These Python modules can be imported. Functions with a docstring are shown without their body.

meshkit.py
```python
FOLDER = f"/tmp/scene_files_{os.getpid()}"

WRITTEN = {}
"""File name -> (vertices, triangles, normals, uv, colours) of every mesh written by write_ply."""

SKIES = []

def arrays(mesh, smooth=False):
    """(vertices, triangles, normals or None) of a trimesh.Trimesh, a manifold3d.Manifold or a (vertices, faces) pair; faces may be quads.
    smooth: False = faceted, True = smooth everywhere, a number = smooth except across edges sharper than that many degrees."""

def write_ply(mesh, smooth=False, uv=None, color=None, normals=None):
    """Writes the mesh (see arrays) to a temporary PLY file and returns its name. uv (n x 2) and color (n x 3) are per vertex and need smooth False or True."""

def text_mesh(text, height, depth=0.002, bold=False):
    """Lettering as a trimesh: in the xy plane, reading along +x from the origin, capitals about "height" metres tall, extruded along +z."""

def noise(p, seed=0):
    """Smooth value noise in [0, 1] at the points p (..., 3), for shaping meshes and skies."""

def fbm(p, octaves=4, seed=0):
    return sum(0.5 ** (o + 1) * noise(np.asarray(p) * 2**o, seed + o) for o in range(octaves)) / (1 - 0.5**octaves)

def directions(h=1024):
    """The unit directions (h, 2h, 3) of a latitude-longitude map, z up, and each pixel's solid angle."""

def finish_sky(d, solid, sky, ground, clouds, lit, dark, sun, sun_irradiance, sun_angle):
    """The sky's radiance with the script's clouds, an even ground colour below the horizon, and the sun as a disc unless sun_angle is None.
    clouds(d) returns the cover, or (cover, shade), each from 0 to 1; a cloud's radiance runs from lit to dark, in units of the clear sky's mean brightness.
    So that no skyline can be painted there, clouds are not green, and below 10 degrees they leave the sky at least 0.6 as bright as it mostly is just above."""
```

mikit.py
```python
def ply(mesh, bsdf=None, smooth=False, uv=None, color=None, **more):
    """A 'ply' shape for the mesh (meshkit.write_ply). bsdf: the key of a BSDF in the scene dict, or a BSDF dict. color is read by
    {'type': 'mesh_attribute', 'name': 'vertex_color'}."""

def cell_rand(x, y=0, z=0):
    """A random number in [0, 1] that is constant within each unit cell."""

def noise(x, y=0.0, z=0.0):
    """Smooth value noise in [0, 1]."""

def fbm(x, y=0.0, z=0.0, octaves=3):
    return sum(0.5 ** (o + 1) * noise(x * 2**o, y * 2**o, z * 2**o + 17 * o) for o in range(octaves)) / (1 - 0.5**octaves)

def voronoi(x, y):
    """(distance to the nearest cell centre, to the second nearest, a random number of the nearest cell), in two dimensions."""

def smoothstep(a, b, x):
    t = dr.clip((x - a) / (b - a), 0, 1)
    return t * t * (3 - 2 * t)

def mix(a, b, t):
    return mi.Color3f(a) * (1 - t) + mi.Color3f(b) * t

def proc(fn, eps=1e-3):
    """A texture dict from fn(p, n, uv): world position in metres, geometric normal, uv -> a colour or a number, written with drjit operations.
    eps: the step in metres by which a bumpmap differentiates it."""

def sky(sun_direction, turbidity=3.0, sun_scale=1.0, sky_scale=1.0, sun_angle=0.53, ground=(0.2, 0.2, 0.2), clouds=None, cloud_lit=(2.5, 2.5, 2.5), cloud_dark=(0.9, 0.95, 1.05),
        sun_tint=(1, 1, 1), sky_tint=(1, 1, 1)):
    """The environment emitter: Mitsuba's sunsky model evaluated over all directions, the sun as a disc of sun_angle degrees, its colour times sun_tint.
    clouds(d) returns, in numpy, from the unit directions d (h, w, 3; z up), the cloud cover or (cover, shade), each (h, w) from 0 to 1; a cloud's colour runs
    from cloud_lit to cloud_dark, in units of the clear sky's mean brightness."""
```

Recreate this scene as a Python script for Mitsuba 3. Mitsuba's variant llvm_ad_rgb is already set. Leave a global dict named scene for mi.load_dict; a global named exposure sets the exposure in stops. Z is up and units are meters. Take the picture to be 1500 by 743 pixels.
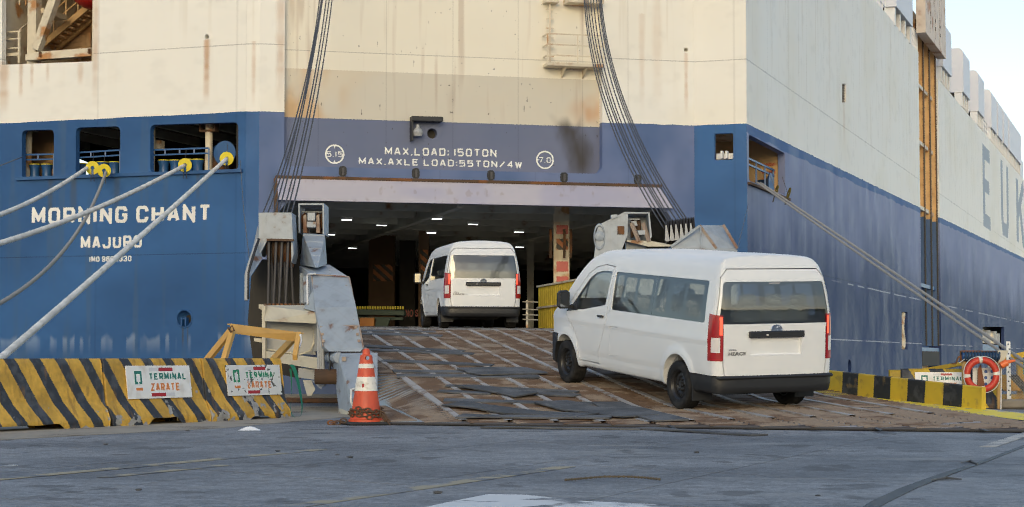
import math, random
import numpy as np
import trimesh
import drjit as dr
import mitsuba as mi
import mikit, meshkit
import manifold3d as m3
from shapely.geometry import Polygon, Point, LineString, box as sbox
from shapely.ops import unary_union
from shapely import affinity

T = mi.ScalarTransform4f
random.seed(7)
rng = np.random.default_rng(11)
scene, labels = {}, {}

# ------------------------------------------------------------------ camera, sky, exposure
F_PX, CAM_H, PITCH = 2730.0, 0.95, math.atan(150.5 / 2730.0)
scene['camera'] = {
    'type': 'perspective', 'fov_axis': 'x', 'fov': 2 * math.degrees(math.atan(750 / F_PX)),
    'near_clip': 0.5, 'far_clip': 9000.0,
    'to_world': T().look_at(origin=[0, 0, CAM_H], target=[0, math.cos(PITCH), CAM_H + math.sin(PITCH)], up=[0, 0, 1])}
SUN = [-0.10, -1.0, 0.24]
def sunset_band(d):
    """The warm band of thin cloud that the van's rear window mirrors, low on the sunward half of the horizon."""
    e = np.degrees(np.arcsin(np.clip(d[..., 2], 0, 1)))
    side = np.clip((-d[..., 1] + .25) / .7, 0, 1)
    n = meshkit.fbm(d * np.array([3.0, 3.0, 22.0]), 4, 5)
    return .75 * np.exp(-(e / 5.0) ** 1.3) * side * (.55 + .9 * (n - .25))


scene['sky'] = mikit.sky(SUN, turbidity=3.0, sun_scale=0.12, sun_tint=(.83, 1.0, 1.34), sky_scale=1.0, sun_angle=24, ground=(0.16, 0.16, 0.17), sky_tint=(1.05, 0.98, 1.0),
                          clouds=sunset_band, cloud_lit=(3.2, 2.2, 1.2), cloud_dark=(1.6, 1.5, 1.5))
exposure = 3.35


# ------------------------------------------------------------------ helpers
def at(px, py, Y):
    """The point at distance Y (world y) that stands at that place of the picture."""
    r, u = (px - 750) / F_PX, (371.5 - py) / F_PX
    d = np.array([r, math.cos(PITCH) - math.sin(PITCH) * u, math.sin(PITCH) + math.cos(PITCH) * u])
    return np.array([0, 0, CAM_H]) + d * (Y / d[1])


def on_ground(px, py, z=0.0):
    d = at(px, py, 1.0) - np.array([0, 0, CAM_H])
    return np.array([0, 0, CAM_H]) + d * ((z - CAM_H) / d[2])


def unit(v):
    v = np.asarray(v, float)
    return v / np.linalg.norm(v)


def cat(*ms):
    ms = [m for m in (ms[0] if len(ms) == 1 and isinstance(ms[0], (list, tuple)) else ms) if m is not None]
    return trimesh.util.concatenate(ms) if len(ms) > 1 else ms[0]


def numbered(name, taken):
    if name not in taken:
        return name
    k = 1
    while f'{name}_{k:03d}' in taken:
        k += 1
    return f'{name}_{k:03d}'


USED = set()


def thing(name, label, category, group=None, kind=None):
    key = numbered(name, USED)
    USED.add(key)
    labels[key] = {'label': label, 'category': category}
    if group:
        labels[key]['group'] = group
    if kind:
        labels[key]['kind'] = kind
    return key


def structure(name, mesh, bsdf, label, category, smooth=False, **kw):
    key = thing(name, label, category, kind='structure')
    if mesh is not None:
        scene[key] = mikit.ply(mesh, 'm_' + bsdf, smooth=smooth, **kw)
    return key


def part(parent, name, mesh, bsdf, smooth=False, label=None, kind=None, to_world=None, **kw):
    key = numbered(parent + '__' + name, USED)
    USED.add(key)
    d = dict(mesh) if isinstance(mesh, dict) else mikit.ply(mesh, 'm_' + bsdf, smooth=smooth, **kw)
    if to_world is not None:
        d['to_world'] = to_world
    scene[key] = d
    if label or kind:
        labels[key] = {}
        if label:
            labels[key]['label'] = label
        if kind:
            labels[key]['kind'] = kind
    return key


def single(name, mesh, bsdf, label, category, group=None, kind=None, smooth=False, **kw):
    key = thing(name, label, category, group, kind)
    scene[key] = mikit.ply(mesh, 'm_' + bsdf, smooth=smooth, **kw)
    return key


def mat(name, color, rough=0.5, spec=0.5, metallic=0.0, bump=None, bump_scale=1.0, two=True, **kw):
    c = mikit.proc(color) if callable(color) else {'type': 'rgb', 'value': list(color)}
    b = {'type': 'principled', 'base_color': c, 'roughness': rough, 'specular': spec, 'metallic': metallic, **kw}
    if callable(rough):
        b['roughness'] = mikit.proc(rough)
    if bump:
        b = {'type': 'bumpmap', 'arbitrary': mikit.proc(bump, eps=0.004), 'scale': bump_scale, 'bsdf': b}
    scene['m_' + name] = {'type': 'twosided', 'bsdf': b} if two else b
    return name


def srgb(r, g, b):
    return [((c / 255 + 0.055) / 1.055) ** 2.4 if c > 10 else c / 255 / 12.92 for c in (r, g, b)]


def boxm(c, s, rz=0.0, bevel=0.0):
    if bevel:
        m = rounded(s, bevel)
    else:
        m = trimesh.creation.box(s)
    if rz:
        m.apply_transform(trimesh.transformations.rotation_matrix(rz, [0, 0, 1]))
    m.apply_translation(c)
    return m


def rounded(s, b):
    """A box with chamfered edges."""
    x, y, z = np.asarray(s) / 2
    b = min(b, x * .9, y * .9, z * .9)
    pts = []
    for i in (-1, 1):
        for j in (-1, 1):
            for k in (-1, 1):
                pts += [(i * x, j * (y - b), k * (z - b)), (i * (x - b), j * y, k * (z - b)), (i * (x - b), j * (y - b), k * z)]
    return trimesh.convex.convex_hull(np.array(pts))


def hullm(pts):
    return trimesh.convex.convex_hull(np.asarray(pts, float))


def bar(a, b, w, h=None, up=(0, 0, 1), bevel=0.0):
    """A square bar from a to b."""
    a, b = np.asarray(a, float), np.asarray(b, float)
    L = np.linalg.norm(b - a)
    z = (b - a) / L
    x = np.cross(up, z)
    if np.linalg.norm(x) < 1e-6:
        x = np.array([1.0, 0, 0])
    x = unit(x)
    y = np.cross(z, x)
    m = rounded([w, h or w, L], bevel) if bevel else trimesh.creation.box([w, h or w, L])
    M = np.eye(4)
    M[:3, 0], M[:3, 1], M[:3, 2], M[:3, 3] = x, y, z, (a + b) / 2
    m.apply_transform(M)
    return m


def tube(pts, r, n=8, caps=True):
    """A round tube along points; r a number or one per point."""
    P = np.asarray(pts, float)
    r = np.broadcast_to(np.asarray(r, float), (len(P),))
    t = np.gradient(P, axis=0)
    t /= np.linalg.norm(t, axis=1, keepdims=True)
    ref = np.array([0, 0, 1.0]) if abs(t[0][2]) < .9 else np.array([1.0, 0, 0])
    x = unit(np.cross(t[0], ref))
    xs = []
    for k in range(len(P)):
        x = unit(x - t[k] * np.dot(x, t[k]))
        xs.append(x)
    xs = np.array(xs)
    ys = np.cross(t, xs)
    a = np.arange(n) * 2 * np.pi / n
    V = (P[:, None] + r[:, None, None] * (np.cos(a)[None, :, None] * xs[:, None] + np.sin(a)[None, :, None] * ys[:, None])).reshape(-1, 3)
    i, j = np.meshgrid(np.arange(len(P) - 1), np.arange(n), indexing='ij')
    q = np.stack([i * n + j, i * n + (j + 1) % n, (i + 1) * n + (j + 1) % n, (i + 1) * n + j], -1).reshape(-1, 4)
    f = np.vstack([q[:, [0, 1, 2]], q[:, [0, 2, 3]]])
    if caps:
        V = np.vstack([V, P[:1], P[-1:]])
        c0, c1 = len(V) - 2, len(V) - 1
        k = np.arange(n)
        o = (len(P) - 1) * n
        f = np.vstack([f, np.stack([np.full(n, c0), (k + 1) % n, k], 1), np.stack([np.full(n, c1), o + k, o + (k + 1) % n], 1)])
    return trimesh.Trimesh(V, f, process=False)


def lathe(profile, n=32):
    """Revolve (r, z) about z."""
    return trimesh.creation.revolve(np.asarray(profile, float), sections=n)


def place(m, M):
    m = m.copy()
    m.apply_transform(M)
    return m


def basis(o, x, y, z):
    M = np.eye(4)
    M[:3, 0], M[:3, 1], M[:3, 2], M[:3, 3] = x, y, z, o
    return M


def prism(poly, depth):
    g = poly if hasattr(poly, 'exterior') or hasattr(poly, 'geoms') else Polygon(poly)
    return cat([trimesh.creation.extrude_polygon(x, depth, engine='earcut') for x in getattr(g, 'geoms', [g]) if x.area > 1e-8])


def slab(pix, Y, depth, bevel=False):
    """A plate whose front face lies at distance Y, with the given outline, going back by depth."""
    P = np.array([at(x, y, Y) for x, y in pix])
    pg = Polygon(P[:, [0, 2]])
    if not pg.is_valid:
        pg = pg.buffer(0)
    m = prism(pg, depth)
    return place(m, basis([0, Y + depth, 0], [1, 0, 0], [0, 0, 1], [0, -1, 0]))


class Frame:
    """An upright plane: u to the right, z up, n towards the viewer."""
    def __init__(s, o, u):
        s.o = np.array([o[0], o[1], 0.0])
        s.u = unit([u[0], u[1], 0])
        s.n = np.array([s.u[1], -s.u[0], 0])

    def pix(s, px, py):
        d = at(px, py, 1.0) - np.array([0, 0, CAM_H])
        c = np.array([0, 0, CAM_H])
        t = np.dot(s.o - c, s.n) / np.dot(d, s.n)
        p = c + d * t
        return np.array([np.dot(p - s.o, s.u), p[2]])

    def pts(s, *xy):
        return [tuple(s.pix(x, y)) for x, y in xy]

    def world(s, u, z, off=0.0):
        return s.o + s.u * u + s.n * off + np.array([0, 0, z])

    def ext(s, poly, back, front=0.0):
        """Extrude a polygon of (u, z) from off=back to off=front."""
        return place(prism(poly, front - back), basis(s.o + s.n * back, s.u, [0, 0, 1], s.n))

    def M(s, u, z, off):
        return basis(s.world(u, z, off), s.u, [0, 0, 1], s.n)


def rpoly(pts, r):
    """Polygon with rounded corners."""
    p = Polygon(pts)
    return p.buffer(-r, join_style=2).buffer(r, quad_segs=4)


def text_in(text, w, h, depth=0.004, bold=True):
    """Lettering scaled to w by h, lower left corner at the origin."""
    m = meshkit.text_mesh(text, 1.0, depth, bold)
    b = m.bounds
    m.apply_translation([-b[0][0], -b[0][1], -b[0][2]])
    m.apply_scale([w / (b[1][0] - b[0][0]), h / (b[1][1] - b[0][1]), 1])
    return m


def block_text(text, w, h, depth=0.004, stroke=0.2, gap=0.22, cw=0.62, oblique=0.0):
    """Ship's stencil lettering: strokes with cut corners; capitals, digits and some signs. Scaled to w by h."""
    c = 0.16
    O = [(c * cw, 0), (cw - c * cw, 0), (cw, c), (cw, 1 - c), (cw - c * cw, 1), (c * cw, 1), (0, 1 - c), (0, c), (c * cw, 0)]
    k = c * cw
    G = {
        'A': [[(0, 0), (cw * .42, 1), (cw * .58, 1), (cw, 0)], [(.16 * cw, .3), (.84 * cw, .3)]],
        'C': [[(cw, .3), (cw, c), (cw - k, 0), (k, 0), (0, c), (0, 1 - c), (k, 1), (cw - k, 1), (cw, 1 - c), (cw, .7)]],
        'D': [[(0, 0), (cw - k, 0), (cw, c), (cw, 1 - c), (cw - k, 1), (0, 1), (0, 0)]],
        'E': [[(cw, 0), (0, 0), (0, 1), (cw, 1)], [(0, .52), (cw * .85, .52)]],
        'G': [[(cw * .6, .48), (cw, .48), (cw, c), (cw - k, 0), (k, 0), (0, c), (0, 1 - c), (k, 1), (cw - k, 1), (cw, 1 - c), (cw, .75)]],
        'H': [[(0, 0), (0, 1)], [(cw, 0), (cw, 1)], [(0, .5), (cw, .5)]],
        'I': [[(0, 0), (0, 1)]],
        'J': [[(0, .3), (0, c), (k, 0), (cw - k, 0), (cw, c), (cw, 1)]],
        'K': [[(0, 0), (0, 1)], [(cw, 1), (.05, .45)], [(cw * .4, .62), (cw, 0)]],
        'L': [[(0, 1), (0, 0), (cw, 0)]],
        'M': [[(0, 0), (0, 1), (cw * .6, .25), (cw * 1.2, 1), (cw * 1.2, 0)]],
        'N': [[(0, 0), (0, 1), (cw, 0), (cw, 1)]],
        'O': [O], '0': [O],
        'R': [[(0, 0), (0, 1), (cw - k, 1), (cw, 1 - c), (cw, .45 + c), (cw - k, .45), (0, .45)], [(cw * .45, .45), (cw, 0)]],
        'T': [[(cw * .5, 0), (cw * .5, 1)], [(0, 1), (cw, 1)]],
        'U': [[(0, 1), (0, c), (k, 0), (cw - k, 0), (cw, c), (cw, 1)]],
        'W': [[(0, 1), (cw * .3, 0), (cw * .6, .8), (cw * .9, 0), (cw * 1.2, 1)]],
        'X': [[(0, 0), (cw, 1)], [(0, 1), (cw, 0)]],
        'Z': [[(0, 1), (cw, 1), (0, 0), (cw, 0)]],
        '1': [[(0, 0), (0, 1)]],
        '3': [[(0, .78), (0, 1 - c), (k, 1), (cw - k, 1), (cw, 1 - c), (cw, .52 + c), (cw - k, .52), (cw * .4, .52)], [(cw - k, .52), (cw, .52 - c), (cw, c), (cw - k, 0), (k, 0), (0, c), (0, .25)]],
        '4': [[(cw * .75, 0), (cw * .75, 1), (0, .3), (cw, .3)]],
        '5': [[(cw, 1), (0, 1), (0, .55), (cw - k, .6), (cw, .6 - c), (cw, c), (cw - k, 0), (0, 0)]],
        '6': [[(cw, .8), (cw, 1 - c), (cw - k, 1), (k, 1), (0, 1 - c), (0, c), (k, 0), (cw - k, 0), (cw, c), (cw, .5 - c), (cw - k, .55), (0, .55)]],
        '7': [[(0, 1), (cw, 1), (cw * .4, 0)]],
        '9': [[(0, .2), (0, c), (k, 0), (cw - k, 0), (cw, c), (cw, 1 - c), (cw - k, 1), (k, 1), (0, 1 - c), (0, .5 + c), (k, .45), (cw, .45)]],
        '/': [[(0, 0), (cw, 1)]],
    }
    x, shapes = 0.0, []
    s2 = stroke / 2
    for ch in text:
        if ch == ' ':
            x += cw * .65
            continue
        if ch in '.:':
            for yy in ((0.0,) if ch == '.' else (0.12, .68)):
                shapes.append(sbox(x - s2, yy - s2, x + s2, yy + s2))
            x += stroke + gap
            continue
        wd = max(q[0] for l in G[ch] for q in l)
        for l in G[ch]:
            shapes.append(affinity.translate(LineString(l).buffer(s2, cap_style=2 if ch not in 'O0' else 2, join_style=2, mitre_limit=1.6), x))
        x += wd + stroke + gap
    s = unary_union(shapes)
    x0, y0, x1, y1 = s.bounds
    s = affinity.translate(s, -x0, -y0)
    s = affinity.scale(s, w / (x1 - x0), h / (y1 - y0), origin=(0, 0))
    return prism(s, depth)

# ------------------------------------------------------------------ materials
fbm, noise, sstep, mix = mikit.fbm, mikit.noise, mikit.smoothstep, mikit.mix
CREAM = (0.79, 0.77, 0.715)
BLUE, BLUE_LAVENDER, BLUE_DARK = (0.028, 0.090, 0.232), (0.135, 0.155, 0.30), (0.028, 0.055, 0.145)
RUST = (0.23, 0.095, 0.03)
STREAKS = []          # x, y, z_top, z_bottom, half width, strength: rust runs on the hull


def hull_color(kind):
    def fn(p, n, uv):
        h = p.x * 0.83 + p.y * 0.56
        zl = 8.38 + 0.014 * dr.maximum(p.y - 60, 0)
        ragged = 0.03 * (noise(h * 3, p.z) - .5)
        runs = fbm(h * 5.0, p.z * 0.22, 3, 3)
        broad = fbm(h * .35, p.z * .35, 9, 3)
        if kind == 'transom':
            blue = mix(BLUE, (0.040, 0.125, 0.31), sstep(.35, .7, broad))
            blue = mix(blue, (0.060, 0.115, 0.20), .45 * sstep(.58, .78, runs))
            scum = sstep(1.75, 1.55, p.z + .2 * noise(h * 9, 0, 5)) * sstep(.45, .75, noise(h * 11, p.z * .8, 2)) * sstep(.9, 1.6, p.z)
            blue = mix(blue, (.28, .36, .48), .5 * scum)
            cream = mix(CREAM, (0.76, 0.72, 0.62), .35 * sstep(.45, .7, broad))
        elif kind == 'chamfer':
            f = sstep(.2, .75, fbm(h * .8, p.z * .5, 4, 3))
            blue = mix((0.072, 0.122, 0.262), (0.128, 0.172, 0.322), f)  # lavender: faded paint with the pinkish sky reflection put into the colour
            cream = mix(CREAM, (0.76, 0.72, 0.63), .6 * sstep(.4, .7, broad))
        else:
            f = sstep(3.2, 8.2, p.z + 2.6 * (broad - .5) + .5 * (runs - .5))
            blue = mix((.022, .042, .120), (0.185, 0.218, 0.360), f)  # navy to lavender upward: sky reflection and chalky fading put into the colour
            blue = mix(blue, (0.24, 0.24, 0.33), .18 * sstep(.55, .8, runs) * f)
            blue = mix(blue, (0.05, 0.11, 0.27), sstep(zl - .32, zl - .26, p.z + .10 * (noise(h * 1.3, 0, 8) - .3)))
            cream = mix((0.77, 0.75, 0.70), (0.75, 0.72, 0.645), sstep(.4, .7, broad))
            line = sstep(.035, .015, dr.abs(p.z - 3.95 - .02 * noise(h * .7))) * sstep(.3, .55, noise(h * .9, 3)) + sstep(.03, .012, dr.abs(p.z - 1.62)) * sstep(.25, .5, noise(h * .6, 7))
            blue = mix(blue, (.45, .46, .52), .7 * dr.minimum(line, 1))
        c = dr.select(p.z + ragged < zl, blue, cream)
        seam = dr.minimum(dr.abs(p.z - 4.08), dr.abs(p.z - 10.45))
        c = c * (1 - .35 * sstep(.022, .008, seam))
        plate = dr.abs(h / 2.9 - dr.floor(h / 2.9) - .5) * 2.9
        c = c * (1 - .10 * sstep(.03, .01, plate))
        c = mix(c, (0.40, 0.30, 0.17), .14 * sstep(.60, .80, runs) * sstep(zl - .2, zl + 4, p.z))
        grime = sstep(.55, .8, fbm(h * 2.3, p.z * 2.3, 12, 4))
        c = c * (1 - .05 * grime)
        for x, y, z1, z0, w, s in STREAKS:
            d = dr.sqrt(dr.square(p.x - x) + dr.square(p.y - y)) + .25 * w * (noise(p.z * 3, x) - .5)
            m = sstep(w, .15 * w, d) * sstep(z0, z0 + (z1 - z0) * .5, p.z) * dr.select(p.z < z1, 1.0, 0.0)
            c = mix(c, (.42, .21, .07) if z1 > 8.5 else (.07, .075, .06), s * m * (.55 + .45 * noise(p.z * 6, x * 3)))
        return c
    return fn


def dent(p, n, uv):
    """Plates between frames are never quite flat."""
    h = p.x * 0.83 + p.y * 0.56
    return .010 * dr.cos(h * 2 * math.pi / .8) * fbm(h * .5, p.z * .4, 2) + .05 * noise(h * .30, p.z * .30, 6)


def hull_rough(p, n, uv):
    h = p.x * 0.83 + p.y * 0.56
    return .42 + .25 * fbm(h * 1.5, p.z * .6, 5, 3)


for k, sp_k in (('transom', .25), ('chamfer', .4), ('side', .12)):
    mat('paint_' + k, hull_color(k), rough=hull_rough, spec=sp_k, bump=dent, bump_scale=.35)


def recess_color(p, n, uv):
    h = p.x * 0.83 + p.y * 0.56
    broad, runs = fbm(h * .4, p.z * .5, 3, 3), fbm(h * 4, p.z * .25, 8, 3)
    top = mix((.76, .72, .62), (.72, .67, .56), broad)
    mid = mix((.57, .53, .45), (.60, .53, .42), sstep(.45, .75, broad))
    mid = mix(mid, (.52, .32, .14), .8 * sstep(-4.4, -6.6, p.x) * sstep(.35, .6, fbm(h * .9, p.z * .5, 21, 3)))
    low = mix((.105, .135, .235), (.15, .165, .245), broad)
    c = dr.select(p.z > 9.78, top, dr.select(p.z > 8.27, mid, low))
    c = mix(c, RUST, .30 * sstep(.60, .82, runs) * sstep(8.0, 9.4, p.z))
    # the soot and oil run left of the right-hand hoist
    along = (9.0 - p.z)
    x0 = 1.72 + .25 * along
    soot = sstep(.70, .0, dr.abs(p.x - x0) + .55 * (fbm(h * 2.5, p.z * 1.2, 31, 3) - .5)) * sstep(9.1, 8.5, p.z + .8 * noise(h * 4, p.z * 2)) * sstep(6.4, 7.6, p.z + .4)
    c = mix(c, (.040, .033, .030), .95 * soot)
    orange_patch = sstep(.9, .1, dr.sqrt(dr.square(p.x - 2.5) + dr.square((p.z - 8.75) * 1.3))) * sstep(.3, .7, fbm(h * 1.5, p.z, 12, 3))  # orange patch broken up by noise
    c = mix(c, (.50, .25, .10), .7 * orange_patch * dr.select(p.z > 8.3, 1.0, 0.0))
    pits = sstep(.95, .985, noise(h * 11, p.z * 7, 4))
    c = mix(c, (.06, .05, .05), .7 * pits)
    seam = sstep(.02, .008, dr.abs(p.z - 10.35)) + sstep(.02, .008, dr.abs(h * .5 - dr.floor(h * .5) - .5) * 2) * .5
    return c * (1 - .3 * dr.minimum(seam, 1))


mat('paint_recess', recess_color, rough=.5, spec=.4, bump=dent, bump_scale=.2)


def lintel_color(p, n, uv):
    h = p.x * 0.83 + p.y * 0.56
    c = mix((.42, .41, .50), (.36, .36, .49), sstep(.4, .7, fbm(h * .7, p.z, 3, 3)))
    c = mix(c, (.14, .19, .42), .6 * sstep(.62, .72, fbm(h * .45, p.z * .5, 14, 2)))
    return mix(c, (.2, .13, .10), .25 * sstep(.66, .8, fbm(h * 5, p.z * 3, 2, 3)))


mat('paint_lintel', lintel_color, rough=.4, spec=.5)


def rusty(base, amount=.5, rust=RUST, scale=2.2):
    def fn(p, n, uv):
        a = fbm(p.x * scale, p.y * scale, p.z * scale, 4)
        r = fbm((p.x + p.y) * scale * 3.5, p.z * .7, 7, 3)
        c = mix(base, [b * .86 for b in base], sstep(.4, .7, a))
        c = mix(c, rust, sstep(.72 - .3 * amount, .90 - .3 * amount, a))
        return mix(c, [.6 * b + .4 * q for b, q in zip(base, rust)], amount * .6 * sstep(.5, .75, r))
    return fn


mat('grey_arm_paint', rusty((.30, .345, .40), .24, (.17, .085, .045), scale=5.5), rough=.42, spec=.5)
mat('cream_arm_paint', rusty((.50, .47, .38), .34, scale=4.0), rough=.5)
mat('rusted_steel', rusty((.10, .065, .045), .7, (.20, .085, .035)), rough=.8, spec=.2)
mat('cream_steel', rusty((.62, .55, .42), .55, (.42, .20, .07)), rough=.5)
mat('sunset_tinted_steel', rusty((.64, .42, .20), .35, (.45, .20, .06)), rough=.55)  # cream steel with the orange sunset light put into its colour
mat('bay_blue', (.035, .09, .22), rough=.5)
mat('cover_steel', rusty((.62, .52, .43), .4, (.36, .17, .08), 1.1), rough=.6)
mat('white_steel', (.66, .66, .66), rough=.45)
mat('housing_white', (.60, .61, .66), rough=.5)
mat('rust_edge', rusty((.34, .27, .22), .6, (.22, .10, .05), 3.0), rough=.65)
mat('column_brown', (.10, .055, .028), rough=.7)
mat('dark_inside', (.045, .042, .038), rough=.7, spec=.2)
mat('ceiling_paint', rusty((.45, .46, .44), .15), rough=.7, spec=.2)
mat('cable_steel', (.060, .058, .062), rough=.55, spec=.5)
mat('machine_blue', (.020, .085, .23), rough=.4)
mat('lettering_white', (.78, .77, .73), rough=.45)
mat('lettering_grey', (.22, .25, .31), rough=.5)
mat('soft_grey_metal', (.34, .35, .36), rough=.5)
mat('brown_wall', rusty((.42, .27, .15), .6, (.36, .18, .07), .8), rough=.6)
mat('red_paint', (.42, .018, .015), rough=.35)
mat('black_paint', (.018, .019, .022), rough=.5)
mat('yellow_disc', (.72, .58, .03), rough=.5)
mat('deck_green', (.05, .085, .07), rough=.6)
mat('orange_paint', (.48, .17, .02), rough=.5)


def hazard(p, n, uv):
    t = (p.x * .9 + p.z) * 2.6
    return dr.select(t - dr.floor(t) < .5, mi.Color3f(.38, .11, .02), mi.Color3f(.03, .025, .02))


mat('hazard_paint', hazard, rough=.5)
scene['m_lamp_body'] = {'type': 'twosided', 'bsdf': {'type': 'diffuse', 'reflectance': {'type': 'rgb', 'value': .8}}}

# ------------------------------------------------------------------ the ship
A, B = (-8.092, 56.35), (-7.652, 56.307)
CH = (.9686, .2487)
E_, F_ = (5.87, 59.80), (7.50, 59.22)
SDIR = (.334, .943)
TR = Frame(A, (.9426, -.3338))
FA = Frame(A, (B[0] - A[0], B[1] - A[1]))
CF = Frame((-1.06, 58.0), CH)
FE = Frame(E_, (F_[0] - E_[0], F_[1] - E_[1]))
SD = Frame(F_, SDIR)
ZB, ZT = -4.0, 17.4
ship = thing('cargo_ship', 'blue and cream vehicle carrier ship moored stern to the quay with its loading ramp lowered', 'ship')


def streak(frame, px, y1, y0, w, s):
    a, b = frame.pix(px, y1), frame.pix(px, y0)
    q = frame.world(a[0], 0)
    STREAKS.append((q[0], q[1], a[1], b[1], w, s))


for v in ((TR, 303, 58, 160, .16, .75), (TR, 141, -20, 168, .16, .5), (TR, 6, 90, 176, .3, .55), (TR, 31, 92, 150, .12, .55), (TR, 47, 92, 135, .10, .4), (TR, 70, 92, 125, .10, .35), (TR, 118, 92, 130, .16, .4), (FA, 372, 60, 165, .10, .4), (CF, 412, -10, 180, .22, .45), (CF, 800, 100, 180, .12, .4), (CF, 1005, 78, 178, .10, .45), (TR, 74, 262, 330, .15, .55),
          (TR, 108, 258, 330, .18, .6), (TR, 172, 255, 320, .15, .55), (TR, 268, 470, 515, .05, .8), (TR, 275, 470, 515, .04, .6), (TR, 290, 255, 300, .10, .45), (SD, 1236, 150, 215, .35, .25), (CF, 940, 20, 178, .14, .25), (CF, 962, -20, 178, .25, .2)):
    streak(*v)

# transom
w1 = rpoly(TR.pts((32, 191), (79, 190), (79, 261.5), (32, 262)), .14)
w2 = rpoly(TR.pts((111, 187), (176, 185), (176, 255.5), (111, 258)), .16)
w3 = rpoly(TR.pts((220, 183), (349, 179), (349, 250), (220, 254)), .16)
w4 = Polygon(TR.pts((3, -60), (137, -60), (137, 90), (3, 95)))
hole = Point(*TR.pix(303, 54)).buffer(.075)
drain = Point(*TR.pix(270, 467)).buffer(.25)
plate = sbox(-32, ZB, 0, ZT)
for w in (w1, w2, w3, w4, hole, drain):
    plate = plate.difference(w)
part(ship, 'transom', TR.ext(plate, -.22), 'paint_transom')
part(ship, 'corner_plate', FA.ext(sbox(.003, ZB, np.hypot(B[0] - A[0], B[1] - A[1]), ZT), -.2), 'paint_transom')

# chamfered stern quarter with the door
ub, ue = CF.pix(379, 300)[0], np.dot(np.array([E_[0], E_[1], 0]) - CF.o, CF.u)
uL, uR = CF.pix(417, 100)[0], CF.pix(882, 100)[0]
zrec = CF.pix(650, 249)[1]
recess = unary_union([rpoly([(uL, zrec), (uR, zrec), (uR, zrec + 4), (uL, zrec + 4)], .28), sbox(uL, zrec + 2, uR, ZT + 1)])
dl, drr = CF.pix(408, 320)[0], CF.pix(984, 320)[0]
dz = CF.pix(650, 298)[1]
door = rpoly([(dl, -6), (drr, -6), (drr, dz), (dl, dz)], .55)
door = door.intersection(sbox(-50, 1.55, 50, 50))
quarter = sbox(ub, ZB, ue, ZT).difference(recess).difference(door)
rh = Point(*CF.pix(1005, 73)).buffer(.07)
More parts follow.
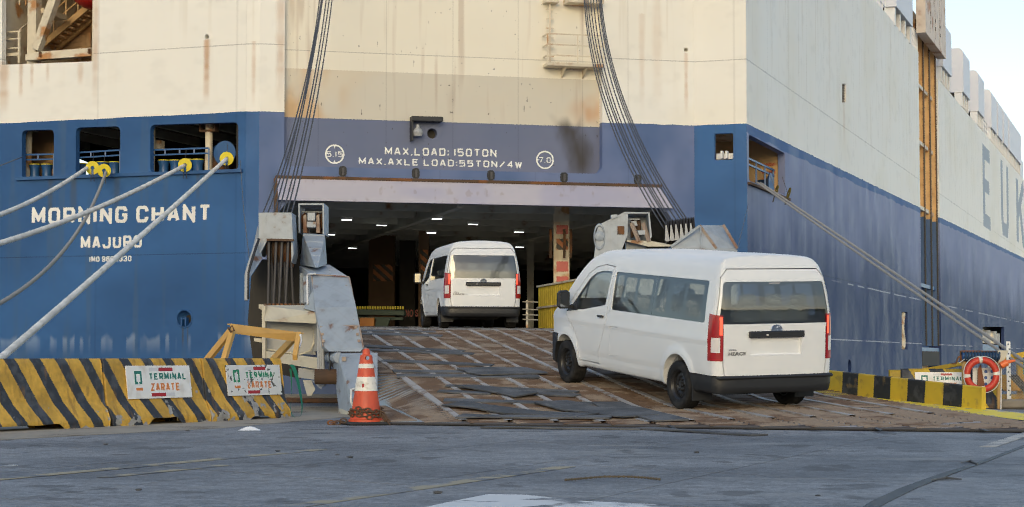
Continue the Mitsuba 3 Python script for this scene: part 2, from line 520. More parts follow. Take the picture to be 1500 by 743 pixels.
part(ship, 'stern_quarter', CF.ext(quarter.difference(rh), -.3), 'paint_chamfer')
part(ship, 'upper_door_panel', CF.ext(sbox(uL - .1, zrec - .1, uR + .1, ZT).difference(Point(*CF.pix(636, 194)).buffer(.16)), -.62, -.302), 'paint_recess')
part(ship, 'facet_plate', FE.ext(sbox(.003, ZB, np.hypot(F_[0] - E_[0], F_[1] - E_[1]) - .003, ZT).difference(rpoly(FE.pts((1046, 196), (1074, 195), (1074, 234), (1046, 235)), .06)), -.2), 'paint_transom')
# door lintel
zl1 = CF.pix(690, 269)[1]
lt = Polygon([(CF.pix(405, 265)[0], zl1), (CF.pix(962, 278)[0], zl1), (CF.pix(984, 320)[0], dz - .02), (CF.pix(406, 300)[0], dz - .02)])
lin = part(ship, 'door_lintel', CF.ext(lt, .002, .22), 'paint_lintel')
part(ship, 'lintel_ledge', CF.ext(sbox(CF.pix(403, 265)[0], zl1 + .003, CF.pix(966, 278)[0], zl1 + .09), .002, .26), 'rusted_steel')  # added dark strip: the shadow line along the lintel top, built as a part
part(ship, 'door_jamb', CF.ext(Polygon(CF.pts((401, 262), (406, 262), (406, 330), (401, 330))), .002, .2), 'rusted_steel')
for px, py in ((502, 251), (609, 254), (719, 257), (826, 260), (934, 263)):
    u, z = CF.pix(px, py)
    e = part(ship, 'hook_eye', CF.ext(rpoly([(u - .12, z - .16), (u + .12, z - .16), (u + .12, z + .16), (u - .12, z + .16)], .1), .003, .03), 'black_paint')
    part(e, 'lug', cat(CF.ext(sbox(u - .035, z - .14, u + .035, z + .1), .031, .09), CF.ext(sbox(u - .16, z - .2, u + .16, z - .165), .003, .09)), 'cable_steel')
# marking on the door
def marking(frame, text, x0, x1, ytop, ybot, name, matname='lettering_white', off=-.302, **kw):
    a, b, c = frame.pix(x0, ybot[0]), frame.pix(x1, ybot[1]), frame.pix(x0, ytop)
    m = block_text(text, b[0] - a[0], c[1] - a[1], .006, **kw)
    tilt = math.atan2(b[1] - a[1], b[0] - a[0])
    m.apply_transform(trimesh.transformations.rotation_matrix(tilt, [0, 0, 1]))
    # one part per word
    comps = sorted(m.split(only_watertight=False), key=lambda q: q.bounds[0][0])
    words, k = [], max(.30 * (c[1] - a[1]) * len(text.split()) ** 0, .02)
    for q in comps:
        if words and q.bounds[0][0] - words[-1][1] < .42 * (c[1] - a[1]):
            words[-1][0].append(q)
            words[-1][1] = max(words[-1][1], q.bounds[1][0])
        else:
            words.append([[q], q.bounds[1][0]])
    for w, _ in words:
        part(ship, name, place(cat(w), frame.M(a[0], a[1], off)), matname)


def ring_mark(px, py, r, text, side):
    u, z = CF.pix(px, py)
    g = Point(u, z).buffer(r, quad_segs=12).difference(Point(u, z).buffer(r - .045, quad_segs=12))
    for s in (-1, 1):
        g = g.union(Polygon([(u - .05, z + s * r), (u + .05, z + s * r), (u, z + s * (r - .13))] if not side else [(u + s * r, z - .03), (u + s * r, z + .03), (u + s * (r - .13), z)]))
    t = block_text(text, .38 if side else .5, .17, .006, gap=.34, stroke=.19, cw=.8)
    t = place(t, CF.M(u - (.19 if side else .25), z - .085, -.302))
    part(ship, 'clearance_mark', cat(place(CF.ext(g, -.302, -.296), np.eye(4)), t), 'lettering_white')


marking(CF, 'MAX.LOAD: 150TON', 566.5, 730.5, 213.5, (226.2, 229.2), 'load_lettering', gap=.36, cw=.78, stroke=.21)
marking(CF, 'MAX.AXLE LOAD:55TON/4W', 528, 768, 229, (240, 245.5), 'load_lettering', gap=.36, cw=.78, stroke=.21)
ring_mark(492.5, 224.5, .30, '5.15', False)
ring_mark(802, 233, .29, '7.0', True)
# floodlight bracket with its lamp
u0, z0 = CF.pix(603, 178)
u1, z1 = CF.pix(648, 172)
br = part(ship, 'lamp_bracket', cat(CF.ext(sbox(u0, z1 - .14, u1, z1), -.3, .12), CF.ext(sbox(u0, z1 - .75, u0 + .05, z1 - .141), -.3, .02)), 'black_paint')
u, z = CF.pix(612.5, 190)
lampm = place(lathe([(0, 0), (.13, 0), (.17, .12), (.12, .22), (.06, .26), (.05, .36), (0, .36)], 20), basis(CF.world(u, z - .2, -.05), CF.u, CF.n * -1, [0, 0, 1]))
part(br, 'floodlight', lampm, 'soft_grey_metal', smooth=35)

# lettering on the transom
marking(TR, 'MORNING CHANT', 46.5, 306.5, 303.5, (330.5, 326), 'name_lettering', off=.002, stroke=.24, cw=.60, gap=.22)
marking(TR, 'MAJURO', 118.5, 208, 346, (365, 362.5), 'port_lettering', off=.002, stroke=.24, cw=.58, gap=.2)
marking(TR, 'IMO 9663330', 131, 192.5, 375.5, (384, 382.8), 'number_lettering', off=.002, stroke=.24, cw=.55, gap=.2)

# side
u_bay, u_far = SD.pix(1348, 300)[0], SD.pix(1376.5, 330)[0]
mw = Polygon(SD.pts((1100.5, 199), (1150, 223), (1151, 283), (1100.5, 266)))
zw = SD.pix(1100.5, 199)[1]
zwb = SD.pix(1100.5, 266)[1]
uw = SD.pix(1150, 250)[0]
mw = rpoly([(.28, zwb), (uw, zwb), (uw, zw), (.28, zw)], .14)
hatch = rpoly(SD.pts((1321, 457), (1329.5, 457), (1329.5, 512), (1321, 512)), .1)
vent = Polygon(SD.pts((1233.5, 123), (1239.5, 123), (1239.5, 150), (1233.5, 150)))
ovl = affinity.scale(Point(*SD.pix(1244.5, 537)).buffer(1), .45, .28)
sp = sbox(.004, ZB, u_bay, ZT)
for w in (mw, hatch, vent, ovl):
    sp = sp.difference(w)
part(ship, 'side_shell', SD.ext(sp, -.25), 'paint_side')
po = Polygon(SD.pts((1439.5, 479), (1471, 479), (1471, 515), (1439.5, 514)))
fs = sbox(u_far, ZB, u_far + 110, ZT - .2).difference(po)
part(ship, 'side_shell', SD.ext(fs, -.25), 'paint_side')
Fb = Frame(SD.world(u_far, 0, -.75), tuple(SD.n[:2]))
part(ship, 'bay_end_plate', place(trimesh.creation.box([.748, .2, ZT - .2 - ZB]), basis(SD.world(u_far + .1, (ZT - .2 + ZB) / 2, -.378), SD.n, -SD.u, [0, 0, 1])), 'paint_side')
# ribs of the side ramp bay
part(ship, 'bay_back', SD.ext(sbox(u_bay - .3, ZB, u_far + .3, ZT + 3), -1.0, -.752), 'sunset_tinted_steel')
zs = SD.pix(1362, 319)[1]
zbot = SD.pix(1362, 512)[1]
for k in range(4):
    uu = u_bay + .4 + (u_far - u_bay - .5) * (k + .35) / 4
    part(ship, 'bay_rib', SD.ext(sbox(uu, zs, uu + .12, ZT + 2), -.75, -.28 + .09 * k), 'sunset_tinted_steel')
    part(ship, 'bay_rib', SD.ext(sbox(uu, zbot + .2, uu + .12, zs - .003), -.75, -.28 + .09 * k), 'bay_blue')
    part(ship, 'rib_flange', SD.ext(sbox(uu - .12, zs, uu + .24, ZT + 2), -.277 + .09 * k, -.225 + .09 * k), 'column_brown')  # dark strips added to draw the dark gaps between the ribs
    part(ship, 'rib_flange', SD.ext(sbox(uu - .12, zbot + .2, uu + .24, zs - .003), -.277 + .09 * k, -.225 + .09 * k), 'dark_inside')
part(ship, 'bay_lower_back', SD.ext(sbox(u_bay, zbot, u_far, zs), -.748, -.70), 'bay_blue')
for py in (137, 217, 309):
    zz = SD.pix(1362, py)[1]
    part(ship, 'bay_stringer', SD.ext(sbox(u_bay, zz - .1, u_far - .002, zz + .1), -.75, -.16), 'cream_steel')
for py in (420, 512):
    zz = SD.pix(1362, py)[1]
    part(ship, 'bay_stringer', SD.ext(sbox(u_bay, zz - .1, u_far - .002, zz + .1), -.75, -.12), 'machine_blue')
part(ship, 'bay_foot', SD.ext(sbox(u_bay + .6, zbot - .9, u_far - .4, zbot - .102), -.75, -.05), 'dark_inside')
# ramp cover hanging above the bay
zc0 = SD.pix(1362, 75)[1]
cov = part(ship, 'bay_cover', SD.ext(sbox(u_bay - 1.2, zc0, u_far - .6, zc0 + 12), .05, .55), 'cover_steel')
for k in range(1, 4):
    part(cov, 'seam', SD.ext(sbox(u_bay - 1.2 + k * 2.1, zc0 + .3, u_bay - 1.17 + k * 2.1, zc0 + 11), .551, .565), 'rust_edge')
for py in (40, 52):
    for q in range(3):
        uu = u_bay + .9 + q * 2.2
        zz = SD.pix(1362, py)[1]
        part(cov, 'slot', SD.ext(sbox(uu, zz - .09, uu + .3, zz + .09), .551, .56), 'dark_inside')
# big lettering
for txt, xa, xb, ya, yb in (('E', 1440.5, 1451, 212, 338), ('U', 1467, 1478, 235, 350), ('K', 1489.5, 1501, 256, 365)):
    a, b, c = SD.pix(xa, yb - 7), SD.pix(xb, yb), SD.pix(xa, ya)
    part(ship, 'side_lettering', place(block_text(txt, b[0] - a[0], c[1] - a[1], .006, stroke=.2), SD.M(a[0], a[1], .002)), 'lettering_grey')
# vent grille slats
v0, v1 = SD.pix(1233.5, 150), SD.pix(1239.5, 123)
part(ship, 'vent_back', SD.ext(sbox(v0[0] - .1, v0[1] - .1, v1[0] + .1, v1[1] + .1), -.35, -.252), 'dark_inside')
for k in range(8):
    zz = v0[1] + (v1[1] - v0[1]) * (k + .5) / 8
    part(ship, 'vent_slat', SD.ext(sbox(v0[0], zz - .035, v1[0], zz + .0), -.2, -.05), 'rust_edge')
part(ship, 'hatch_back', SD.ext(hatch.buffer(.3), -.5, -.252), 'brown_wall')
h0, h1 = SD.pix(1325.5, 510), SD.pix(1325.5, 459)
part(ship, 'hatch_pipe', tube([SD.world(h0[0] + .25 * math.sin(k), h0[1] + (h1[1] - h0[1]) * k / 8, -.15) for k in range(9)], .16, 8), 'cream_steel', smooth=40)
part(ship, 'fender_recess', SD.ext(ovl.buffer(.2), -.45, -.252), 'machine_blue')
# piping bay in the far side
part(ship, 'pipe_bay', SD.ext(affinity.translate(po.buffer(1.0), 0, 0).union(affinity.translate(po.buffer(1.0), 14, 0)).convex_hull, -1.5, -1.3), 'dark_inside')
pp = SD.pts((1444, 508), (1468, 508))
for k in range(6):
    uu = pp[0][0] + (pp[1][0] - pp[0][0]) * k / 5
    za, zb = pp[0][1] + .3, SD.pix(1455, 484 + 3 * (k % 2))[1]
    part(ship, 'bay_pipe', tube([SD.world(uu, za, -.5), SD.world(uu, zb, -.5)], .35, 8), 'soft_grey_metal' if k % 3 else 'cream_steel', smooth=40)
part(ship, 'pipe_tray', SD.ext(sbox(pp[0][0] - .5, pp[0][1] - .6, pp[1][0] + .5, pp[0][1] + .2), -1.0, -.3), 'machine_blue')
# weather deck and what stands along its edge
deck_pts = [tuple((TR.world(-32, 0))[:2]), A, B, E_, F_, tuple(SD.world(u_far + 110, 0)[:2]), tuple((SD.world(u_far + 110, 0) + np.array(TR.u) * -32)[:2])]
dk = prism(Polygon([(x, y) for x, y in deck_pts]).buffer(-1.05), .1)
dk.apply_translation([0, 0, ZT - .35])
part(ship, 'weather_deck', dk, 'soft_grey_metal')


def housing(u, L, D, z0, H):
    prof = rpoly([(0, 0), (D, 0), (D, H), (0, H)], .35).union(sbox(0, 0, D, H * .5))
    # profile: x inboard from the edge, y up, extruded along the ship
    m = place(prism(prof, L), basis(SD.world(u, z0, .15), -SD.n, [0, 0, 1], SD.u))
    k = part(ship, 'ventilator_housing', m, 'housing_white', smooth=25)
    for f in (.05, .35, .65, .95):
        part(k, 'post', place(trimesh.creation.box([.3, .5, .9]), basis(SD.world(u + f * L, z0 - .46, -.2), SD.u, -SD.n, [0, 0, 1])), 'white_steel')
    part(k, 'louvre', place(trimesh.creation.box([L * .9, D * .6, .88]), basis(SD.world(u + L * .5, z0 - .46, -D * .5), SD.u, -SD.n, [0, 0, 1])), 'dark_inside')


zh = ZT - .2 + .95
for px, L in ((1377, 4.6), (1407, 4.2), (1429, 4.4), (1448, 4.6), (1457.5, 4.2), (1466, 4.4), (1474, 4.6), (1480, 4.4), (1485, 5.0)):
    housing(SD.pix(px, 110)[0] + .3, L, 2.6, zh, 2.9)
housing(SD.pix(1309, 40)[0], 6.2, 2.4, ZT + .8, 4.5)
for px0, px1 in ((1278, 1300), (1338, 1346), (1432, 1446), (1470, 1478)):
    ua, ub2 = SD.pix(px0, 60)[0], SD.pix(px1, 60)[0]
    zb = ZT if px0 < 1350 else ZT - .2
    rl = part(ship, 'railing', cat([bar(SD.world(ua, zb + h, -.1), SD.world(ub2, zb + h, -.1), .05) for h in (.4, .75, 1.1)]), 'white_steel')
    part(rl, 'stanchion', cat([bar(SD.world(ua + (ub2 - ua) * f, zb, -.1), SD.world(ua + (ub2 - ua) * f, zb + 1.1, -.1), .07) for f in np.linspace(0, 1, 6)]), 'white_steel')
am = SD.pix(1462, 90)
part(ship, 'mast_aerial', tube([SD.world(am[0], ZT, -6), SD.world(am[0], ZT + 12, -6)], .05, 6), 'soft_grey_metal')
part(ship, 'deck_house', place(rounded([14, 8, 3.2], .3), basis(SD.world(SD.pix(1494, 150)[0] + 10, ZT + 1.5, -5), SD.u, -SD.n, [0, 0, 1])), 'housing_white')

# ------------------------------------------------------------------ mooring deck behind the transom
mz0, mz1 = TR.pix(200, 258)[1] - .35, TR.pix(200, 180)[1] + .45
part(ship, 'mooring_deck_floor', TR.ext(sbox(-14, mz0 - .1, -.3, mz0), -8, -.23), 'machine_blue')
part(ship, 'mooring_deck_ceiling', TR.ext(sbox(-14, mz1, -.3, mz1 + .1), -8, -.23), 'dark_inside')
gap = TR.pts((112, 232), (130, 239), (130, 262), (112, 262))
Bk = Frame(TR.world(0, 0, -8), tuple(TR.u[:2]))
gp = Bk.pts((113.5, 232), (131, 239), (131, 256), (113.5, 258))
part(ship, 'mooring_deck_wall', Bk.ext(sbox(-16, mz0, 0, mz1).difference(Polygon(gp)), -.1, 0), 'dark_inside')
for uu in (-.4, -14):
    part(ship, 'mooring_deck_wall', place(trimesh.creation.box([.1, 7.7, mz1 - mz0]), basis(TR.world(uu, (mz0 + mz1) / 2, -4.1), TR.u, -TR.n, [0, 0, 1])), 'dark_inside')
part(ship, 'mooring_deck_wall', TR.ext(sbox(TR.pix(20, 230)[0] - 1.5, mz0, TR.pix(79, 230)[0] - 1.15, mz1), -2.4, -2.3), 'brown_wall')
for k in range(9):
    uu = -13.5 + k * 1.5
    part(ship, 'deck_beam', TR.ext(sbox(uu, mz1 - .28, uu + .12, mz1 - .002), -7.8, -.3), 'ceiling_paint')


def tpx(px, py, off):
    """(u, z) of a place of the picture on the plane at that depth behind the transom."""
    return Frame(TR.world(0, 0, off), tuple(TR.u[:2])).pix(px, py)


def tpt(px, py, off):
    u, z = tpx(px, py, off)
    return TR.world(u, z, off)


for px, r, y0, y1 in ((41, .13, 193, 256), (224, .07, 184, 240), (306, .12, 178, 250)):
    u = tpx(px, 220, -.75)[0]
    part(ship, 'deck_pillar', tube([TR.world(u, mz0, -.75), TR.world(u, mz1, -.75)], r, 14), 'cream_steel', smooth=50)
u, z = tpx(306, 187, -.72)
part(ship, 'pillar_bracket', cat(TR.ext(sbox(u - .28, z - .14, u + .28, z - .08), -.85, -.6), TR.ext(sbox(u - .28, z - .08, u - .22, z + .12), -.85, -.6), TR.ext(sbox(u + .22, z - .08, u + .28, z + .12), -.85, -.6)), 'rusted_steel')
# rails in the openings
for x0, x1, yt0, yt1 in ((33, 79, 227, 226), (112, 176, 224, 220), (221, 306, 220, 217)):
    a, b = tpx(x0, yt0, -.28), tpx(x1, yt1, -.28)
    rl = part(ship, 'mooring_rail', cat(bar(TR.world(a[0], a[1], -.28), TR.world(b[0], b[1], -.28), .05), bar(TR.world(a[0], a[1] - .16, -.28), TR.world(b[0], b[1] - .16, -.28), .045)), 'machine_blue')
    n = int((b[0] - a[0]) / .42) + 1
    for f in np.linspace(0, 1, n):
        part(rl, 'stanchion', bar(TR.world(a[0] + (b[0] - a[0]) * f, mz0 if f in (0, 1) else a[1] - .16, -.28), TR.world(a[0] + (b[0] - a[0]) * f, a[1], -.28), .045), 'machine_blue')
# sill rails under the openings
sa, sb = TR.pix(25, 262.5), TR.pix(356, 253)
part(ship, 'mooring_sill', TR.ext(sbox(sa[0], sa[1] - .05, sb[0], sa[1] + .05), .002, .12), 'machine_blue')


def bitts(px0, px1, y_top, off=-.75):
    c0 = part(ship, 'mooring_bitts', None or TR.ext(sbox(tpx(px0 - 5, 250, off)[0], mz0, tpx(px1 + 5, 250, off)[0], mz0 + .28), off - .3, off + .3), 'machine_blue')
    for px in (px0, px1):
        u, z = tpx(px, y_top, off)
        m = lathe([(0, 0), (.17, 0), (.15, .12), (.15, .3), (.19, .42), (.19, .45), (0, .45)], 20)
        part(c0, 'post', place(m, basis(TR.world(u, z - .45, off), TR.u, -TR.n, [0, 0, 1])), 'machine_blue', smooth=35)
        part(c0, 'cap', place(trimesh.creation.cylinder(.192, .03, sections=20), basis(TR.world(u, z + .017, off), TR.u, -TR.n, [0, 0, 1])), 'yellow_disc')


bitts(51, 69, 242)
bitts(119, 137, 241)
bitts(150, 168, 238.5)
bitts(240, 257, 236)
bitts(276, 290, 235)
# warping head beside the last pillar
u, z = tpx(325, 226, -.8)
part(ship, 'warping_head', place(lathe([(0, -.35), (.30, -.35), (.34, -.28), (.21, -.12), (.2, .15), (.36, .3), (.38, .36), (0, .36)], 28), basis(TR.world(u, z, -.8), TR.u, [0, 0, 1], unit(TR.n + .9 * TR.u))), 'machine_blue', smooth=35)
u, z = tpx(322, 240, -1.1)
part(ship, 'winch_drum', place(trimesh.creation.cylinder(.28, .8, sections=24), basis(TR.world(u, z, -1.1), [0, 0, 1], -TR.n, TR.u)), 'rusted_steel', smooth=35)
u, z = tpx(232, 213, -1.25)
part(ship, 'rope_basket', TR.ext(sbox(u - .12, z - .16, u + .14, z + .14), -1.4, -1.1), 'cream_steel')
# drain recess low on the transom
u, z = TR.pix(270, 467)
dr_ = part(ship, 'drain_recess', place(lathe([(0, -.3), (.1, -.3), (.22, -.18), (.255, -.02)], 28), basis(TR.world(u, z, -.02), TR.u, [0, 0, 1], TR.n)), 'paint_transom', smooth=35)
part(dr_, 'rim', place(trimesh.creation.torus(.27, .03, 32, 8), basis(TR.world(u, z, .0), TR.u, [0, 0, 1], TR.n)), 'paint_transom', smooth=True)
part(dr_, 'pin', cat(TR.ext(sbox(u - .09, z - .22, u - .05, z + .04), -.12, .06), TR.ext(sbox(u + .05, z - .22, u + .09, z + .04), -.12, .06), TR.ext(sbox(u - .1, z - .02, u + .1, z + .03), -.06, .02)), 'machine_blue')
part(ship, 'hawse_hole', TR.ext(Point(*TR.pix(303, 54)).buffer(.2), -.4, -.222), 'dark_inside')
part(ship, 'hawse_hole', CF.ext(Point(*CF.pix(1005, 73)).buffer(.2), -.5, -.302), 'dark_inside')
part(ship, 'hawse_hole', CF.ext(Point(*CF.pix(636, 194)).buffer(.3), -.8, -.622), 'dark_inside')

# ------------------------------------------------------------------ the high opening at upper left
oz0 = TR.pix(70, 93)[1]
ou0, ou1 = TR.pix(3, 50)[0], TR.pix(137, 50)[0]
part(ship, 'stair_well_back', TR.ext(sbox(ou0 - 1, oz0 - 1, ou1 + 1, ZT), -5.1, -5), 'brown_wall')
part(ship, 'stair_well_floor', TR.ext(sbox(ou0 - .5, oz0 - .5, ou1 + .5, oz0 - .25), -5, -.23), 'dark_inside')
part(ship, 'stair_well_side', place(trimesh.creation.box([.1, 4.7, ZT - oz0]), basis(TR.world(ou0 - .25, (ZT + oz0) / 2, -2.6), TR.u, -TR.n, [0, 0, 1])), 'cream_steel')
part(ship, 'stair_well_side', place(trimesh.creation.box([.1, 4.7, ZT - oz0]), basis(TR.world(ou1 + .06, (ZT + oz0) / 2, -2.6), TR.u, -TR.n, [0, 0, 1])), 'brown_wall')
u = tpx(46, 60, -.62)[0]
part(ship, 'well_column', TR.ext(sbox(u - .16, oz0 - .2, u + .16, ZT), -.95, -.62), 'cream_steel')
part(ship, 'well_beam', TR.ext(Polygon([tuple(tpx(x, y, -.3)) for x, y in ((37, 88.5), (133, 82), (133, 70), (56, 76), (37, 80))]), -.6, -.3), 'cream_steel')
part(ship, 'well_brace', bar(tpt(54, 73, -.6), tpt(84, -12, -.6), .27), 'cream_steel')
part(ship, 'well_post', TR.ext(sbox(ou1 - .2, oz0 - .1, ou1 - .05, ZT), -.6, -.23), 'cream_steel')
for px in (52, 124):
    u, z = TR.pix(px, 78 if px < 100 else 73)
    part(ship, 'beam_lug', TR.ext(sbox(u - .03, z - .08, u + .03, z + .08), -.3, -.22), 'rusted_steel')
# stair flight
sa, sb = tpt(57, 71, -2.6), tpt(136, 4, -2.6)
st = part(ship, 'stair_flight', cat(bar(sa, sb, .08, .2), bar(sa - TR.n * .8, sb - TR.n * .8, .08, .2)), 'sunset_tinted_steel')
for k in range(11):
    q = sa + (sb - sa) * (k + .5) / 11 - TR.n * .4
    part(st, 'tread', place(trimesh.creation.box([.26, .78, .04]), basis(q + np.array([0, 0, .08]), TR.u, -TR.n, [0, 0, 1])), 'sunset_tinted_steel')
hr = np.array([0, 0, .85])
part(st, 'handrail', cat([bar(sa + hr * f, sb + hr * f, .04) for f in (.55, 1)] + [bar(sa + (sb - sa) * f, sa + (sb - sa) * f + hr, .04) for f in np.linspace(.05, .95, 5)] + [bar(sa + (sb - sa) * .25 + hr * .9, sa + (sb - sa) * .62 - hr * .2, .035)]), 'sunset_tinted_steel')
part(ship, 'stair_underside', cat(hullm([tpt(54, 73, -3.6), tpt(133, 22, -3.6), tpt(133, 72, -3.6), tpt(54, 73, -3.8), tpt(133, 22, -3.8), tpt(133, 72, -3.8)])), 'brown_wall')
# little platform at the left
pl = part(ship, 'well_platform', cat([bar(tpt(x, 46, -.5), tpt(x, 93, -.5), .06) for x in (5, 28)] + [bar(tpt(5, y, -.5), tpt(30, y - 1.5, -.5), .045) for y in (47.5, 58, 71.5)] + [bar(tpt(5, 81, -.5), tpt(30, 79.5, -.5), .1), bar(tpt(29, 44, -.5), tpt(40, 35, -1.4), .045)]), 'cream_steel')
part(ship, 'upper_platform', cat(TR.ext(sbox(TR.pix(17, 13)[0], TR.pix(17, 14)[1], TR.pix(41, 13)[0], TR.pix(17, 6)[1]), -2.2, -.9)), 'cream_steel')
part(ship, 'platform_rail', cat([bar(tpt(x, 8, -.9), tpt(x, -25, -.9), .05) for x in (19, 29, 38)] + [bar(tpt(17, y, -.9), tpt(41, y, -.9), .04) for y in (-4, -14)]), 'cream_steel')
q = tpt(128, -6, -1.2)
part(ship, 'lifeboat_bow', place(trimesh.creation.icosphere(3, 1.0), np.diag([.75, .9, .55, 1.0]) * 1.0), 'red_paint', smooth=True, to_world=T().translate(list(q + np.array([.25, 0, .1]))))

# ------------------------------------------------------------------ mooring room at the starboard corner
rz0, rz1 = zwb - .25, zw + .5
room = [tuple(FE.world(-.6, 0, -.35)[:2]), tuple(FE.world(1.5, 0, -.25)[:2]), tuple(SD.world(.3, 0, -.28)[:2]), tuple(SD.world(9, 0, -.28)[:2]), tuple(SD.world(9, 0, -3.0)[:2]), tuple(FE.world(-.6, 0, -9)[:2])]
for nm, z, h, mt in (('corner_room_floor', rz0 - .1, .1, 'machine_blue'), ('corner_room_ceiling', rz1, .1, 'cream_steel')):
    m = prism(Polygon(room), h)
    m.apply_translation([0, 0, z])
    part(ship, nm, m, mt)


def wall(p, q, z0, z1, name, mt, th=.08):
    p, q = np.array([*p[:2], 0.]), np.array([*q[:2], 0.])
    d = unit(q - p)
    return part(ship, name, place(trimesh.creation.box([np.linalg.norm(q - p), th, z1 - z0]), basis((p + q) / 2 + np.array([0, 0, (z0 + z1) / 2]), d, [-d[1], d[0], 0], [0, 0, 1])), mt)


wb = SD.world(6.4, 0, -.28), SD.world(6.4, 0, -4)
wall(wb[0], wb[1], rz0, rz1, 'corner_room_wall', 'sunset_tinted_steel')  # orange sunset light in this room is put into the wall colour
wall(SD.world(.2, 0, -3.4), SD.world(6.4, 0, -3.4), rz0, rz1, 'corner_room_wall', 'sunset_tinted_steel')
# its lettering on the end wall
dn = -SD.u
for k, txt in enumerate(('DANGER', 'SNAP BACK', 'ZONE')):
    t = text_in(txt, .50 if k < 2 else .34, .11, .006)
    part(ship, 'wall_lettering', place(t, basis(SD.world(6.355, rz0 + 1.32 - k * .27, -.86), SD.n, [0, 0, 1], -SD.u)), 'red_paint')
wr = cat(*[bar(SD.world(.3, rz0 + h, -.4), SD.world(uw, rz0 + h, -.4), .06) for h in (.95, 1.15)])
r_ = part(ship, 'corner_rail', wr, 'machine_blue')
part(r_, 'stanchion', cat([bar(SD.world(f, rz0 + .2, -.4), SD.world(f, rz0 + 1.15, -.4), .06) for f in np.linspace(.4, uw - .1, 5)]), 'machine_blue')
for k in range(5):
    c = SD.world(.7 + k * .62, rz0 + .18, -.85)
    b0 = part(ship, 'fairlead_roller', place(lathe([(0, 0), (.17, 0), (.14, .1), (.14, .3), (.18, .4), (0, .4)], 18), basis(c, [1, 0, 0], [0, 1, 0], [0, 0, 1])), 'machine_blue', smooth=35)
    part(b0, 'cap', place(trimesh.creation.cylinder(.15, .03, sections=18), basis(c + np.array([0, 0, .416]), [1, 0, 0], [0, 1, 0], [0, 0, 1])), 'yellow_disc')
part(ship, 'warping_head', place(lathe([(0, -.5), (.22, -.5), (.2, .1), (.36, .35), (.40, .36), (.40, .42), (.3, .43), (0, .3)], 28), basis(SD.world(uw - .9, rz0 + .55, -.55), -SD.u, [0, 0, 1], unit(SD.n * .6 - SD.u * .6))), 'machine_blue', smooth=35)
ft = FE.pts((1047, 232), (1072, 232))
part(ship, 'fairlead_sill', FE.ext(sbox(ft[0][0] + .01, ft[0][1] - .02, ft[1][0], ft[0][1] + .17), -.5, -.201), 'white_steel')
for px in (1057, 1064):
    u, z = FE.pix(px, 228)
    part(ship, 'fairlead_horn', FE.ext(sbox(u - .03, z - .08, u + .03, z + .15), -.2, .02), 'white_steel')
sl = SD.pts((1097, 267), (1160, 292))
part(ship, 'mooring_sill', SD.ext(sbox(.05, sl[0][1] - .09, uw + .5, sl[0][1] - .01), .002, .1), 'rusted_steel')

# ------------------------------------------------------------------ ladder and platforms on the door panel
pu0, pu1 = CF.pix(799, 95)[0], CF.pix(881, 98)[0]
pz = CF.pix(840, 97)[1]
pf = part(ship, 'door_platform', CF.ext(sbox(pu0, pz - .05, pu1, pz + .05), -.30, .30), 'cream_steel')
for f in (.35, .72):
    uu = pu0 + (pu1 - pu0) * f
    part(pf, 'bracket', place(prism(Polygon([(0, 0), (.55, 0), (0, -.3)]), .04), basis(CF.world(uu, pz - .052, -.3), CF.n, [0, 0, 1], np.cross(CF.n, [0, 0, 1]))), 'cream_steel')
part(pf, 'rail', cat([bar(CF.world(pu0, pz + h, .27), CF.world(pu1, pz + h, .27), .035) for h in (.28, .62, .96)] + [bar(CF.world(pu0, pz + h, -.28), CF.world(pu0, pz + h, .27), .035) for h in (.28, .62, .96)] + [bar(CF.world(pu0 + (pu1 - pu0) * f, pz, .27), CF.world(pu0 + (pu1 - pu0) * f, pz + .96, .27), .04) for f in (0, .53, 1)]), 'cream_steel')
pf2 = part(ship, 'door_platform', CF.ext(sbox(CF.pix(829, 3)[0], CF.pix(829, 4)[1] - .03, pu1, CF.pix(829, 4)[1] + .12), -.30, .30), 'cream_steel')
lx = CF.pix(807, 40)[0]
ld = part(ship, 'door_ladder', cat([bar(CF.world(lx + s, pz, -.12), CF.world(lx + s, ZT, -.12), .05) for s in (0,)] + [bar(CF.world(lx - .13, pz + h, -.12), CF.world(lx + .13, pz + h, -.12), .03) for h in np.arange(.3, 5, .3)] + [CF.ext(sbox(lx - .2, CF.pix(807, 4)[1], lx + .25, CF.pix(807, 4)[1] + .1), -.3, .1)]), 'cream_steel')

# ------------------------------------------------------------------ cargo deck behind the door
inn = np.array([-CH[1], CH[0], 0])
DZ = 1.84
CZ = dz + .42
IN = Frame((-1.06, 58.0), CH)
il, ir, dep = dl - 22, drr + 10, 48
SHIP_PLAN = Polygon([tuple(q) for q in deck_pts]).buffer(-.34, join_style=2)


def deckpoly(z, h):
    a = [IN.world(u, 0, o)[:2] for u, o in ((il, -.31), (ir, -.31), (ir, -dep), (il, -dep))]
    g = Polygon([tuple(q) for q in a]).intersection(SHIP_PLAN)
    m = prism(g, h)
    m.apply_translation([0, 0, z])
    return m


